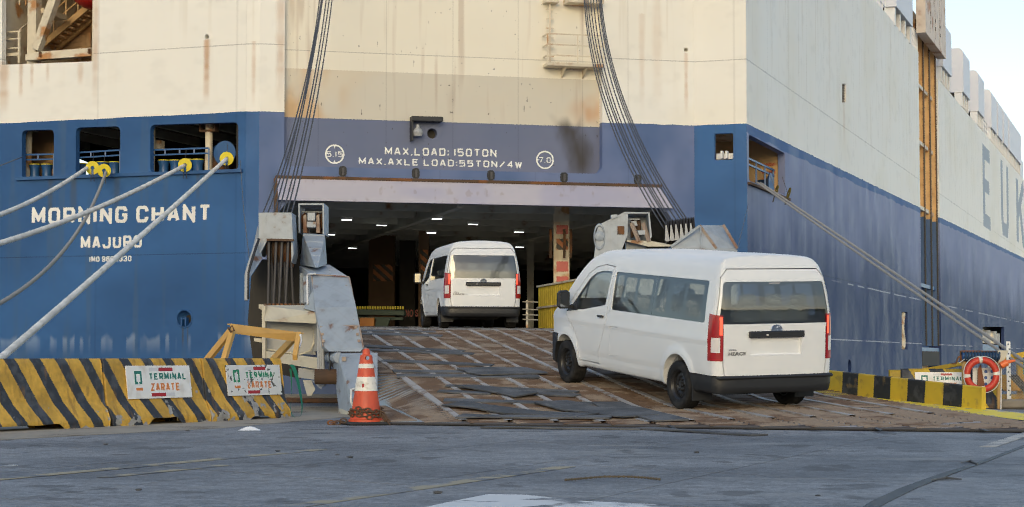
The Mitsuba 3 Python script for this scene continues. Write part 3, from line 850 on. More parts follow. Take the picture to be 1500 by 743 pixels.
part(ship, 'cargo_deck_floor', deckpoly(DZ - .2, .2), 'soft_grey_metal')
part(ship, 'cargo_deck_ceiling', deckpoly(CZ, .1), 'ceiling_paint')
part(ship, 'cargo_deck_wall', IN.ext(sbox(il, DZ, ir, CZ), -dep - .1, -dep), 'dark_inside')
plan = Polygon([tuple(IN.world(u, 0, o)[:2]) for u, o in ((il, -.31), (ir, -.31), (ir, -dep), (il, -dep))]).intersection(SHIP_PLAN)
ring = list(plan.exterior.coords)
for a, b in zip(ring[:-1], ring[1:]):
    mid = (np.array(a) + np.array(b)) / 2
    if abs(np.dot(np.array([*mid, 0]) - IN.o, IN.n) + .31) < .05:
        continue                                   # the front, where the door is
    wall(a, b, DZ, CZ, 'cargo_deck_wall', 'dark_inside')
for k in range(15):
    o = -1.2 - k * 3.1
    g = LineString([tuple(IN.world(il, 0, o)[:2]), tuple(IN.world(ir, 0, o)[:2])]).intersection(plan)
    q = np.array(g.coords)
    part(ship, 'ceiling_beam', bar([*q[0], CZ - .17], [*q[-1], CZ - .17], .16, .336), 'ceiling_paint')
for k in range(7):
    uu = il + 3 + k * 6.2
    g = LineString([tuple(IN.world(uu, 0, -.5)[:2]), tuple(IN.world(uu, 0, -dep)[:2])]).intersection(plan)
    if g.is_empty:
        continue
    q = np.array(g.coords)
    part(ship, 'ceiling_girder', bar([*q[0], CZ - .25], [*q[-1], CZ - .25], .25, .49), 'ceiling_paint')
lamps = ((508, 322), (559, 330), (632, 341), (760, 340), (565, 354.5), (516, 363.5), (484, 343.5), (693, 328.5), (761, 362), (640, 320.5))
k_l = 0
for px, py in lamps:
    d = at(px, py, 1.0) - np.array([0, 0, CAM_H])
    p = np.array([0, 0, CAM_H]) + d * ((CZ - .42 - CAM_H) / d[2])
    if np.dot(p - IN.o, IN.n) < -46:
        continue
    base = part(ship, 'deck_lamp', place(rounded([.42, .16, .09], .02), basis(p + np.array([0, 0, .05]), IN.u, -IN.n, [0, 0, 1])), 'lamp_body')
    key = part(base, 'tube', place(trimesh.creation.box([.34, .09, .03]), basis(p + np.array([0, 0, -.012]), IN.u, -IN.n, [0, 0, 1])), 'lamp_body')
    scene[key]['emitter'] = {'type': 'area', 'radiance': {'type': 'rgb', 'value': [.32, .34, .31]}}
# striped pillars
def pillar(px0, px1, py, Y, stripes, name='deck_column', mt='cream_steel'):
    a, b = at(px0, py, Y), at(px1, py, Y)
    c, w = (a + b) / 2, b[0] - a[0]
    k = part(ship, name, boxm([c[0], Y + .25, (DZ + CZ) / 2], [w, .5, CZ - DZ]), mt)
    for y0, y1, m_ in stripes:
        za, zb = at(px0, y1, Y)[2], at(px0, y0, Y)[2]
        part(k, 'band', boxm([c[0] + w * .05, Y - .02, (za + zb) / 2], [w * .75, .03, zb - za]), m_)
    return k


pc = pillar(811, 834, 370, 63, ((350, 366, 'hazard_paint'), (383, 398, 'red_paint'), (405, 413, 'red_paint'), (330, 343, 'red_paint')))
for px in (806.5, 826.5, 836):
    part(ship, 'lashing_chain', tube([at(px, 336, 62.7), at(px + .5, 352, 62.6), at(px, 378, 62.7)], .05, 6), 'rusted_steel')
pillar(613, 628, 400, 72, ((366, 400, 'hazard_paint'),), mt='column_brown')
pillar(540, 578, 400, 76, ((388, 412, 'hazard_paint'),), mt='column_brown')
pillar(585, 608, 400, 78, (), mt='dark_inside')
pillar(772, 782, 400, 80, (), mt='ceiling_paint')
# deck gear at the left of the door
gy = 70
rk = part(ship, 'trestle_rack', slab([(518, 453), (592, 455), (592, 462), (518, 461)], gy, 1.2), 'deck_green')
for k in range(20):
    x = 519 + k * 3.7
    part(rk, 'tooth', slab([(x, 448.5), (x + 2, 448.5), (x + 2, 453.2), (x, 453)], gy, .08), 'yellow_disc')
part(rk, 'lower_beam', slab([(522, 464), (590, 465), (590, 469), (522, 468)], gy, .6), 'deck_green')
part(rk, 'tool_chest', slab([(527, 465.5), (548, 465.5), (548, 478), (527, 478)], gy - .5, .45), 'orange_paint')
part(rk, 'foot', slab([(552, 466), (572, 466), (566, 481), (549, 481)], gy - .3, .5), 'deck_green')
t = text_in('NO SMOKING', 1.5, .3, .01)
q = at(594, 464, 78)
part(ship, 'deck_lettering', place(t, basis(q, [1, 0, 0], [0, 0, 1], [0, -1, 0])), 'red_paint')
# rope rail at the right of the deck
part(ship, 'deck_rail', cat([tube([at(766, y, 60), at(792, y + 1, 59)], .02, 5) for y in (442, 453, 461, 468)] + [bar(at(772, 440, 60), at(772, 482, 60), .07)]), 'cream_steel')

# ------------------------------------------------------------------ quay and water
EDGE = unit([.943, -.334, 0])
EN = np.array([-EDGE[1], EDGE[0], 0]) * 1.0          # towards the ship
E0 = np.array([-4.2, 39.3, 0])


def quay_color(p, n, uv):
    a = fbm(p.x * .6, p.y * .6, 1, 4)
    b = fbm(p.x * 9, p.y * 9, 2, 4)
    al, ac = p.x * .37 + p.y * .929, p.x * .929 - p.y * .37
    c = mix((.108, .114, .126), (.170, .176, .188), sstep(.3, .7, a))
    c = c * (.66 + .68 * b)
    c = c * (.75 + .5 * noise(p.x * 45, p.y * 45, 1))
    sweep = fbm(ac * 1.2 + .1 * al, al * 7, 4, 3)
    c = c * (.93 + .14 * sweep)
    c = mix(c, (.235, .235, .232), .5 * sstep(.62, .78, fbm(p.x * .9 + 40, p.y * 2.2, 6, 4)))
    c = mix(c, (.045, .045, .048), .6 * sstep(.66, .76, fbm(p.x * 2.6, p.y * 1.6 + 9, 8, 4)))
    # tyre marks along the way up to the ramp
    tm = dr.abs(ac + .5 * noise(al * .2) - .1)
    c = c * (1 - .22 * sstep(.22, .05, dr.abs(tm - 1.0)) * fbm(al * .4, ac * 3))
    return c


def quay_bump(p, n, uv):
    return .004 * fbm(p.x * 14, p.y * 14, 1, 4) + .010 * noise(p.x * 2.1, p.y * 2.1, 3)


mat('quay_concrete', quay_color, rough=.62, spec=.35, bump=quay_bump, bump_scale=1.0)
mat('curb_concrete', rusty((.25, .225, .19), .25, (.12, .1, .08)), rough=.85, spec=.2)
mat('water', (.02, .035, .045), rough=.12, spec=.5, bump=lambda p, n, uv: .06 * fbm(p.x * .8, p.y * .8, 3, 3))
far = 4000.0
qv = [E0 - EDGE * far, E0 + EDGE * far, E0 + EDGE * far - EN * far, E0 - EDGE * far - EN * far]
m = prism(Polygon([tuple(v[:2]) for v in qv]), 1.0)
m.apply_translation([0, 0, -1.012])
quay = structure('quay', m, 'quay_concrete', 'grey worn concrete quay in front of the ship with faded paint and slab joints', 'quay')
part(quay, 'face', place(trimesh.creation.box([2000, .5, 3.2]), basis(E0 + EN * .26 + np.array([0, 0, -1.75]), EDGE, EN, [0, 0, 1])), 'curb_concrete')
# slabs
su, sv = np.array([.37, .929]), np.array([.695, -.719])
LU, LV = 3.05, 1.985
off = np.array([.49, 12.32])
for i in range(-3, 6):
    for j in range(-7, 8):
        c = off + su * (i + .55) * LU + sv * (j + .5) * LV
        P4 = [c + su * LU * a * .5 + sv * LV * b * .5 for a, b in ((-1, -1), (-1, 1), (1, 1), (1, -1))]
        if c[1] < 8.5 or c[1] > 34 or abs(c[0]) > .33 * c[1] + 1.4 or np.dot(np.array([*c, 0]) - E0, EN) > -2.2:
            continue
        pg = Polygon(P4).buffer(-.009, join_style=2)
        m = prism(pg, .012)
        m.apply_translation([0, 0, -.0121 + rng.uniform(-.0006, .0012)])
        part(quay, 'slab', m, 'quay_concrete')
# edge kerb with the steel rail
part(quay, 'edge_kerb', place(rounded([30, .5, .16], .03), basis(E0 - EN * .3 + EDGE * 1 + np.array([0, 0, .08]), EDGE, EN, [0, 0, 1])), 'curb_concrete')
for o, h in ((.75, .05), (1.05, .045)):
    part(quay, 'edge_rail', place(rounded([9, .07, .09], .015), basis(E0 - EN * o + EDGE * .5 + np.array([0, 0, h]), EDGE, EN, [0, 0, 1])), 'rusted_steel')
# concrete strip in front of the barriers
strip = [on_ground(x, y) for x, y in ((-20, 646), (330, 627), (545, 608), (520, 596), (430, 596), (-40, 596))]
m = prism(Polygon([tuple(v[:2]) for v in strip]), .01)
m.apply_translation([0, 0, -.004])
part(quay, 'kerb_strip', m, 'curb_concrete')


def worn(color, seed, keep=.5):
    def fn(p, n, uv):
        w = fbm(p.x * 5 + seed, p.y * 5, 3, 4)
        return mix(quay_color(p, n, uv), color, sstep(1 - keep - .12, 1 - keep + .12, w))
    return fn


mat('faded_yellow', worn((.26, .225, .16), 3, .52), rough=.7)
mat('faded_white', worn((.52, .52, .52), 9, .66), rough=.6)
mat('faded_grey', worn((.36, .34, .31), 5, .55), rough=.7)


def line(a, b, w, mt, label, name='painted_line'):
    a, b = on_ground(*a), on_ground(*b)
    d = unit(b - a)
    n = np.array([-d[1], d[0], 0])
    m = prism(Polygon([tuple(v[:2]) for v in (a - n * w / 2, b - n * w / 2, b + n * w / 2, a + n * w / 2)]), .003)
    m.apply_translation([0, 0, .0025])
    part(quay, name, m, mt, label=label)


line((-60, 708), (470, 659), .16, 'faded_yellow', 'faded yellow line at the left')
line((150, 700), (330, 682), .12, 'faded_yellow', None)
line((380, 750), (830, 684), .17, 'faded_yellow', 'faded yellow line in the middle foreground')
line((1447, 655), (1540, 624), .17, 'faded_grey', 'pale worn line at the right by the ramp foot')
line((-10, 684), (22, 682), .08, 'faded_white', None)
pp_ = [on_ground(x, y) for x, y in ((600, 749), (660, 736), (715, 725), (770, 726), (853, 735), (960, 740), (1010, 749), (1060, 790), (400, 800))]
m = prism(Polygon([tuple(v[:2]) for v in pp_]), .003)
m.apply_translation([0, 0, .0025])
part(quay, 'painted_mark', m, 'faded_white', label='worn white paint at the bottom edge of the photo')
# wide dirty joint at the right
jp = [on_ground(x, y) for x, y in ((1262, 752), (1290, 735), (1330, 716), (1385, 695), (1440, 677), (1500, 654), (1560, 630))]
jw = [.045, .06, .06, .05, .035, .03, .03]
pl_ = [tuple((p + np.array([w, 0, 0]))[:2]) for p, w in zip(jp, jw)] + [tuple((p - np.array([w, 0, 0]))[:2]) for p, w in list(zip(jp, jw))[::-1]]
m = prism(Polygon(pl_), .004)
m.apply_translation([0, 0, .001])
part(quay, 'tarred_joint', m, 'black_paint')
wv = np.array([[-far, -200, -2.6], [far, -200, -2.6], [far, far, -2.6], [-far, far, -2.6]])
structure('water', (wv, np.array([[0, 1, 2, 3]])), 'water', 'dark harbour water under the stern of the ship', 'water')

# ------------------------------------------------------------------ loading ramp (a part of the ship)
AX, AT = np.array([-.208, .978]), np.array([.978, .208])
FP, FN = np.array([-2.0, 25.9]), np.array([.31, .951])


def ramp_z(X, Y):
    s = X * AX[0] + Y * AX[1]
    d = (X - FP[0]) * FN[0] + (Y - FP[1]) * FN[1]
    flap, main = .045 + .045 * d, .16 + .1 * (s - 26.5)
    t = X * AT[0] + Y * AT[1]
    # left of the outermost strip the foot flap lies lower than the ramp
    main = main - np.clip((4.72 - t) / .5, 0, 1) * np.clip((31.5 - s) / 2.0, 0, 1) * np.maximum(main - flap, 0)
    return np.minimum(np.maximum(flap, main), 1.5 + .02 * (s - 39.9))


def st(s, t, dz_=0.0):
    """Ramp coordinates: s up the ramp, t across it."""
    p = AX * s + AT * t
    return np.array([p[0], p[1], ramp_z(p[0], p[1]) + dz_])


def foot_s(t):
    """Where the ramp's foot lies for each t."""
    q0 = AT * t
    return float(((FP - q0) @ FN) / (AX @ FN))


def on_ramp(px, py):
    Y = np.arange(20, 60, .01)
    P = np.array([at(px, py, 1.0) - np.array([0, 0, CAM_H])]) * Y[:, None] + np.array([0, 0, CAM_H])
    k = np.argmax(P[:, 2] <= ramp_z(P[:, 0], P[:, 1]))
    return P[k]


def ramp_color(p, n, uv):
    s = p.x * -.208 + p.y * .978
    t = p.x * .978 + p.y * .208
    a, b = fbm(t * 1.2, s * .5, 1, 4), fbm(t * 14, s * 6, 2, 3)
    c = mix((.045, .029, .021), (.074, .047, .032), sstep(.3, .7, a))
    c = mix(c, (.035, .027, .024), sstep(.5, .75, b) * .8)
    c = mix(c, (.17, .125, .09), .45 * sstep(.60, .80, fbm(t * 3, s * 2.2, 5, 4)) * sstep(28, 34, s))
    c = mix(c, (.34, .34, .35), .7 * sstep(7.6, 9.6, t + 1.4 * (fbm(t, s * 2, 8, 3) - .5)) * sstep(.42, .6, fbm(t * 2.5, s * 5, 9, 3)) * sstep(29, 25, s))
    c = mix(c, (.27, .32, .34), .85 * sstep(4.75, 4.3, t + .9 * (fbm(t * 2, s * 3, 18, 3) - .5)) * sstep(33, 30, s))
    return c


mat('ramp_deck_steel', ramp_color, rough=.75, spec=.3, bump=lambda p, n, uv: .006 * fbm(p.x * 30, p.y * 30, 0, 2))
mat('tread_steel', lambda p, n, uv: mix((.092, .056, .037), (.185, .150, .125), sstep(.4, .7, fbm(p.x * 3, p.y * 3, 4, 4) + .25 * sstep(7.5, 9.5, p.x * .978 + p.y * .208) * sstep(30, 26, p.y))), rough=.6)
mat('strip_steel', lambda p, n, uv: mix((.29, .275, .265), (.18, .13, .10), sstep(.5, .7, fbm(p.x * 4, p.y * 4, 4, 4))), rough=.5)
# deck as a grid in (s, t)
tl, tr_ = lambda s: np.interp(s, [25, 28.5, 32, 46, 58], [3.12, 3.6, 4.05, 4.2, 5.3]), lambda s: np.interp(s, [20, 24, 28.9, 31, 33, 44, 58], [12.6, 12.3, 11.62, 11.4, 11.2, 12.0, 12.2])
verts, rows = [], []
S = np.concatenate([np.linspace(0, 1, 70)])
NT = 40
for f in np.linspace(0, 1, 90):
    for g in np.linspace(0, 1, NT):
        t0 = 3.12 + g * (12.45 - 3.12)
        s0 = foot_s(t0)
        s = s0 + f ** 1.0 * (57.6 - s0)
        t = tl(s) + g * (tr_(s) - tl(s))
        if f == 0:
            t = t0
        verts.append(st(s, t))
verts = np.array(verts)
i, j = np.meshgrid(np.arange(89), np.arange(NT - 1), indexing='ij')
quad = np.stack([i * NT + j, i * NT + j + 1, (i + 1) * NT + j + 1, (i + 1) * NT + j], -1).reshape(-1, 4)
top = len(verts)
low = verts.copy()
low[:, 2] -= np.where(np.arange(top) < NT, .035, np.minimum(.35, np.maximum(low[:, 2] + .0, .04) * .8))
Vr = np.vstack([verts, low])
side = []
for a in (0, NT - 1):
    k = np.arange(89) * NT + a
    side.append(np.stack([k, k + NT, k + NT + top, k + top], 1))
k = np.arange(NT - 1)
side.append(np.stack([k, k + 1, k + 1 + top, k + top], 1))
quads = np.vstack([quad, quad[:, ::-1] + top] + side)
rm = trimesh.Trimesh(Vr, np.vstack([quads[:, [0, 1, 2]], quads[:, [0, 2, 3]]]), process=False)
ramp = part(ship, 'loading_ramp', rm, 'ramp_deck_steel', label='rusty brown loading ramp lowered onto the quay')
# lengthwise welded strips
for k in range(14):
    t = 4.70 + .573 * k
    if t > 11.3:
        break
    s0 = max(foot_s(t) + .25, 24.0)
    pts = []
    for s in np.arange(s0, 56.5, .5):
        pts.append((s, t))
    L_, R_ = [st(s, t - .045, .029) for s, t in pts], [st(s, t + .045, .029) for s, t in pts]
    V = np.array(L_ + R_)
    n = len(pts)
    q = np.stack([np.arange(n - 1), np.arange(n - 1) + n, np.arange(n - 1) + n + 1, np.arange(n - 1) + 1], 1)
    V2 = np.vstack([V, V - [0, 0, .031]])
    e1 = np.stack([np.arange(n - 1), np.arange(n - 1) + 1, np.arange(n - 1) + 1 + 2 * n, np.arange(n - 1) + 2 * n], 1)
    e2 = e1 + n
    f = np.vstack([q, e1[:, ::-1], e2])
    part(ramp, 'deck_strip', trimesh.Trimesh(V2, np.vstack([f[:, [0, 1, 2]], f[:, [0, 2, 3]]]), process=False), 'strip_steel')
# transverse grip bars between the strips; too many to pick apart
gb = []
base_bar = np.array([[-.5, -1, 0], [.5, -1, 0], [.5, 1, 0], [-.5, 1, 0], [-.5, -.6, 1], [.5, -.6, 1], [.5, .6, 1], [-.5, .6, 1]], float)
bf = np.array([[0, 1, 5], [0, 5, 4], [1, 2, 6], [1, 6, 5], [2, 3, 7], [2, 7, 6], [3, 0, 4], [3, 4, 7], [4, 5, 6], [4, 6, 7]])
BV, BF, nb = [], [], 0
for k in range(-3, 12):
    t = 4.70 + .573 * (k + .5)
    s_a = max(foot_s(t) + .12, 20.5)
    for s in np.arange(s_a, 41.5, .20):
        if t < tl(s) + .2 or t > tr_(s) - .2 or rng.random() < .004:
            continue
        w = .52
        tt = t
        p = st(s, tt, .0)
        a, b = st(s, tt - w / 2), st(s, tt + w / 2)
        x = b - a
        y = unit(st(s + .1, tt) - p) * .022
        zz = np.cross(unit(x), unit(y)) * .020
        BV.append(p + base_bar[:, :1] * x + base_bar[:, 1:2] * y + base_bar[:, 2:] * zz)
        BF.append(bf + nb * 8)
        nb += 1
part(ramp, 'grip_bar', trimesh.Trimesh(np.vstack(BV), np.vstack(BF), process=False), 'tread_steel', kind='stuff')
# gaps between the foot flaps
for px0, px1 in (((640, 592), (661, 618)), ((1228, 600), (1291, 631)), ((940, 601), (990, 629)), ((1340, 599), (1448, 632))):
    a, b = on_ramp(*px0), on_ramp(*px1)
    P = [a + (b - a) * f for f in np.linspace(0, 1, 8)]
    P = [np.array([q[0], q[1], ramp_z(q[0], q[1]) + .004]) for q in P]
    d = unit([AT[0], AT[1], 0]) * .028
    V = np.array([q - d for q in P] + [q + d for q in P])
    q4 = np.stack([np.arange(7), np.arange(7) + 8, np.arange(7) + 9, np.arange(7) + 1], 1)
    part(ramp, 'flap_gap', trimesh.Trimesh(V, np.vstack([q4[:, [0, 1, 2]], q4[:, [0, 2, 3]]]), process=False), 'black_paint')
# hinge between flaps and ramp, and the lip along the foot
hp = []
for t in np.linspace(4.7, 11.6, 30):
    ss = np.arange(foot_s(t) + .3, 36, .02)
    pz_ = np.array([(.045 + .045 * ((AX * s + AT * t - FP) @ FN)) - (.16 + .1 * (s - 26.5)) for s in ss])
    s = ss[np.argmin(np.abs(pz_))]
    hp.append(st(s, t, .004))
part(ramp, 'flap_hinge', tube(hp, .018, 6), 'rusted_steel')
part(ramp, 'foot_lip', tube([st(foot_s(t), t, -.015) for t in np.linspace(3.15, 12.4, 40)], .022, 6), 'cable_steel')
# yellow paint along the right edge
V = []
for s in np.linspace(21.4, 31, 30):
    V.append((st(s, tr_(s) - .75, .006), st(s, tr_(s) - .12, .006)))
V = np.array(V)
n = len(V)
Vm = np.vstack([V[:, 0], V[:, 1]])
q = np.stack([np.arange(n - 1), np.arange(n - 1) + n, np.arange(n - 1) + n + 1, np.arange(n - 1) + 1], 1)


def edge_yellow(p, n, uv):
    w = fbm(p.x * 6, p.y * 6, 2, 4)
    return mix((.30, .29, .25), (.66, .50, .035), sstep(.24, .36, w))


mat('edge_yellow_paint', edge_yellow, rough=.6)
part(ramp, 'edge_paint', trimesh.Trimesh(Vm, np.vstack([q[:, [0, 1, 2]], q[:, [0, 2, 3]]]), process=False), 'edge_yellow_paint')
# corrugated yellow guard at the head of the ramp
g0, g1 = at(791, 420, 53.3), at(862, 401, 47.5)
gd = np.array([g1[0] - g0[0], g1[1] - g0[1], 0])
gl = np.linalg.norm(gd)
gd /= gl
gn = np.array([gd[1], -gd[0], 0])
mat('guard_yellow', rusty((.62, .46, .04), .2, (.12, .08, .03)), rough=.5)
mat('guard_back', (.045, .035, .012), rough=.6)
gk = part(ramp, 'side_guard', place(trimesh.creation.box([gl, .03, g0[2] - 1.4]), basis((g0 + g1) / 2 * np.array([1, 1, 0]) + np.array([0, 0, (g0[2] + 1.4) / 2 - .03]), gd, -gn, [0, 0, 1])), 'guard_back')
# kept within thing > part > sub-part: the ribs and rails belong to the ramp
for k in range(int(gl / .26)):
    c = g0 + gd * (k + .5) * .26
    part(ramp, 'guard_rib', place(trimesh.creation.box([.13, .05, g0[2] - 1.45]), basis(np.array([c[0], c[1], (g0[2] + 1.4) / 2]) + gn * .042, gd, -gn, [0, 0, 1])), 'guard_yellow')
for z in (g0[2], 2.33):
    part(ramp, 'guard_rail', place(trimesh.creation.box([gl + .05, .1, .05]), basis((g0 + g1) / 2 * np.array([1, 1, 0]) + np.array([0, 0, z]) + gn * .05, gd, -gn, [0, 0, 1])), 'cream_steel')

# ------------------------------------------------------------------ the vans
mat('van_white', (.68, .69, .70), rough=.32, spec=.5, clearcoat=1.0, clearcoat_gloss=.96)
mat('van_plastic', (.020, .021, .024), rough=.42, spec=.5)
mat('tyre_rubber', lambda p, n, uv: mix((.014, .014, .015), (.035, .033, .032), sstep(.4, .8, fbm(p.x * 9, p.y * 9, p.z * 9, 3))), rough=.75, spec=.3)
mat('rim_black', (.020, .020, .022), rough=.38, spec=.5)
mat('chrome', (.75, .76, .78), rough=.12, metallic=1.0)
mat('lamp_red', (.30, .006, .010), rough=.12, spec=.6, clearcoat=1.0, clearcoat_gloss=.98)
mat('lamp_clear', (.62, .58, .58), rough=.15, spec=.6, clearcoat=1.0)
mat('seat_cloth', (.22, .225, .235), rough=.85)
mat('trim_grey', (.50, .51, .52), rough=.8)
mat('frit_black', (.010, .010, .012), rough=.12, spec=.5)
mat('badge_grey', (.16, .165, .175), rough=.3, metallic=.6)
mat('mirror_silver', (.35, .37, .39), rough=.03, metallic=1.0)
mat('underbody', (.020, .019, .018), rough=.8)
scene['m_tinted_glass'] = {'type': 'principledthin', 'base_color': {'type': 'rgb', 'value': [.54, .60, .61]}, 'roughness': .03, 'spec_trans': .98, 'eta': 1.95, 'diff_trans': 0.0}
scene['m_side_glass'] = {'type': 'principledthin', 'base_color': {'type': 'rgb', 'value': [.74, .79, .80]}, 'roughness': .03, 'spec_trans': .985, 'eta': 1.5, 'diff_trans': 0.0}
scene['m_lit_red'] = {'type': 'twosided', 'bsdf': {'type': 'diffuse', 'reflectance': {'type': 'rgb', 'value': [.5, .02, .02]}}}

WB, RA = 3.86, 1.07


def planes_of(pts):
    """Half planes of an open convex chain, outward to the left of the direction of travel."""
    out = []
    for (x0, y0), (x1, y1) in zip(pts[:-1], pts[1:]):
        d = np.hypot(x1 - x0, y1 - y0)
        nx, ny = -(y1 - y0) / d, (x1 - x0) / d
        out.append((nx, ny, nx * x0 + ny * y0))
    return out


SIDE_A = planes_of([(0.0, .33), (-.005, .75), (-.004, 1.30), (.010, 1.50), (.036, 1.70), (.080, 1.92), (.150, 2.12), (.26, 2.21), (.60, 2.262), (1.6, 2.285), (3.3, 2.285), (3.95, 2.235), (4.35, 2.08), (4.62, 1.88), (5.34, 1.16)])
SIDE_B = planes_of([(4.6, 1.46), (5.25, 1.30), (5.62, 1.14), (5.80, .93), (5.905, .66), (5.91, .30)])
SECT = planes_of([(0, 2.287), (.45, 2.28), (.68, 2.238), (.785, 2.12), (.855, 1.88), (.955, 1.28), (.975, 1.08), (.975, .85), (.955, .52), (.90, .32)])
PLAN = planes_of([(5.912, 0), (5.90, .35), (5.83, .66), (5.62, .86), (5.2, .945), (4.7, .973)][::-1])
PLAN = [(nx, ny, c) for nx, ny, c in planes_of([(4.7, .973), (5.2, .950), (5.62, .875), (5.83, .68), (5.90, .35), (5.912, 0)])]
PLANR = planes_of([(-.012, 0), (-.008, .60), (.012, .80), (.09, .925), (.35, .972)])


def smax(fs, k):
    fs = np.array(fs)
    m = fs.max(0)
    return m + np.log(np.exp(k * (fs - m)).sum(0)) / k


def van_f(p):
    x, y, z = p[..., 0], np.abs(p[..., 1]), p[..., 2]
    a = [nx * x + nz * z - c for nx, nz, c in SIDE_A]
    b = [nx * x + nz * z - c for nx, nz, c in SIDE_B]
    s = [nx * y + nz * z - c for nx, nz, c in SECT]
    pl = [nx * x + ny * y - c for nx, ny, c in PLAN + PLANR]
    # a corner of the rear face leans forward with height, as the side view does
    lean = np.interp(z, [.33, 1.30, 1.50, 1.70, 1.92, 2.12, 2.3], [0, 0, .010, .036, .080, .150, .25])
    pr = [nx * (x - lean) + ny * y - c for nx, ny, c in PLANR]
    fa, fb = smax(a[:-1] + [a[-1]], 60), smax(b, 50)
    k = 30
    side = -smax([-k * fa, -k * fb], 1) / k
    f = smax([side, *s, *[nx * x + ny * y - c for nx, ny, c in PLAN], *pr, .33 - z], 55)
    g = 0
    for xa in (RA, RA + WB):
        r = np.hypot(x - xa, z - .36)
        g = g + .022 * np.clip((.575 - r) / .07, 0, 1) * (y > .6)
    g = g + .010 * np.clip((z - 1.02) / .03, 0, 1) * np.clip((1.17 - z) / .12, 0, 1) * (y > .6) * (x > .2)
    g = g - .010 * np.clip((z - .50) / .02, 0, 1) * np.clip((.60 - z) / .10, 0, 1) * (y > .6)
    return f - g


def van_skin(offset, cell, zmin=None):
    c0 = np.array([2.9, 0, 1.25])
    hs = np.array([2.95, .97, .96])
    n = np.maximum(2, np.round(2 * hs / cell).astype(int))
    V, Fc, nv = [], [], 0
    for ax in range(3):
        u, v = (ax + 1) % 3, (ax + 2) % 3
        for sgn in (-1, 1):
            a, b = np.meshgrid(np.linspace(-1, 1, n[u] + 1), np.linspace(-1, 1, n[v] + 1), indexing='ij')
            P = np.zeros(a.shape + (3,))
            P[..., ax], P[..., u], P[..., v] = sgn * hs[ax], a * hs[u], b * hs[v]
            V.append(P.reshape(-1, 3))
            i, j = np.meshgrid(np.arange(n[u]), np.arange(n[v]), indexing='ij')
            w = n[v] + 1
            q = np.stack([i * w + j, (i + 1) * w + j, (i + 1) * w + j + 1, i * w + j + 1], -1).reshape(-1, 4)
            if sgn < 0:
                q = q[:, ::-1]
            Fc.append(np.vstack([q[:, [0, 1, 2]], q[:, [0, 2, 3]]]) + nv)
            nv += P.size // 3
    V, Fc = np.vstack(V), np.vstack(Fc)
    key = np.round(V / 1e-5).astype(np.int64)
    _, first, inv = np.unique(key, axis=0, return_index=True, return_inverse=True)
    V, Fc = V[first], inv.ravel()[Fc]
    lo, hi = np.zeros(len(V)), np.full(len(V), 1.6)
    for _ in range(22):
        mid = (lo + hi) / 2
        inside = van_f(c0 + V * mid[:, None]) < offset
        lo, hi = np.where(inside, mid, lo), np.where(inside, hi, mid)
    return trimesh.Trimesh(c0 + V * lo[:, None], Fc, process=False)


def man(m):
    return m3.Manifold(m3.Mesh(np.asarray(m.vertices, np.float32), np.asarray(m.faces, np.uint32)))


def tri(m):
    k = m.to_mesh()
    return trimesh.Trimesh(k.vert_properties[:, :3], k.tri_verts, process=False)


def yprism(pts, y0, y1, r=0.0):
    """Outline in (x, z), extruded across the van."""
    g = rpoly(pts, r) if r else Polygon(pts)
    return man(place(prism(g, y1 - y0), basis([0, y1, 0], [1, 0, 0], [0, 0, 1], [0, -1, 0])))


def xprism(pts, x0, x1, r=0.0):
    """Outline in (y, z), extruded along the van."""
    g = rpoly(pts, r) if r else Polygon(pts)
    return man(place(prism(g, x1 - x0), basis([x0, 0, 0], [0, 1, 0], [0, 0, 1], [1, 0, 0])))


def mbox(x0, x1, y0, y1, z0, z1):
    return man(boxm([(x0 + x1) / 2, (y0 + y1) / 2, (z0 + z1) / 2], [x1 - x0, y1 - y0, z1 - z0]))


outer = man(van_skin(0.0, .034))
inner = man(van_skin(-.055, .07)) ^ mbox(.02, 5.55, -1, 1, .80, 2.4)
SIDEW = [[(.32, 1.31), (1.962, 1.31), (1.962, 1.905), (.37, 1.905)], [(1.968, 1.31), (3.30, 1.31), (3.33, 1.905), (1.968, 1.905)]]
SIDECUT = [(.32, 1.31), (3.30, 1.31), (3.33, 1.905), (.37, 1.905)]
DOORW = [(3.52, 1.37), (4.30, 1.255), (4.82, 1.225), (4.22, 1.76), (4.02, 1.86), (3.78, 1.90), (3.46, 1.905)]
REARW = [(-.86, 1.305), (.86, 1.305), (.775, 1.90), (-.775, 1.90)]
FRONTW = [(-.80, 1.33), (.80, 1.33), (.68, 2.0), (-.68, 2.0)]
cuts = [yprism(SIDECUT, -1.1, 1.1, .045)] + [yprism(DOORW, -1.1, 1.1, .035), xprism(REARW, -.3, .42, .05), xprism(FRONTW, 4.3, 5.6, .06)]
arches = [man(place(trimesh.creation.cylinder(.44, .46, sections=48), basis([xa, s * .80, .37], [1, 0, 0], [0, 0, 1], [0, -1, 0]))) for xa in (RA, RA + WB) for s in (-1, 1)]
rec = man(hullm([(-.2, s * .43, z) for s in (-1, 1) for z in (.83, 1.17)] + [(.035, s * .39, z) for s in (-1, 1) for z in (.87, 1.13)]))
shell = outer - inner - rec
for c in cuts + arches:
    shell = shell - c
DOOR = [(3.40, 1.98), (3.44, 1.10), (3.70, .62), (3.72, .43), (4.44, .43), (4.47, .80), (4.95, 1.16), (4.92, 1.24), (4.30, 1.82), (4.05, 1.95), (3.75, 2.0)]
HATCH = [(-.775, .565), (.775, .565), (.80, .75), (.80, 1.24), (.905, 1.27), (.80, 1.96), (.70, 2.08), (-.70, 2.08), (-.80, 1.96), (-.905, 1.27), (-.80, 1.24), (-.80, .75)]


def grow(pts, d):
    return list(Polygon(pts).buffer(d, join_style=2).exterior.coords)[:-1]


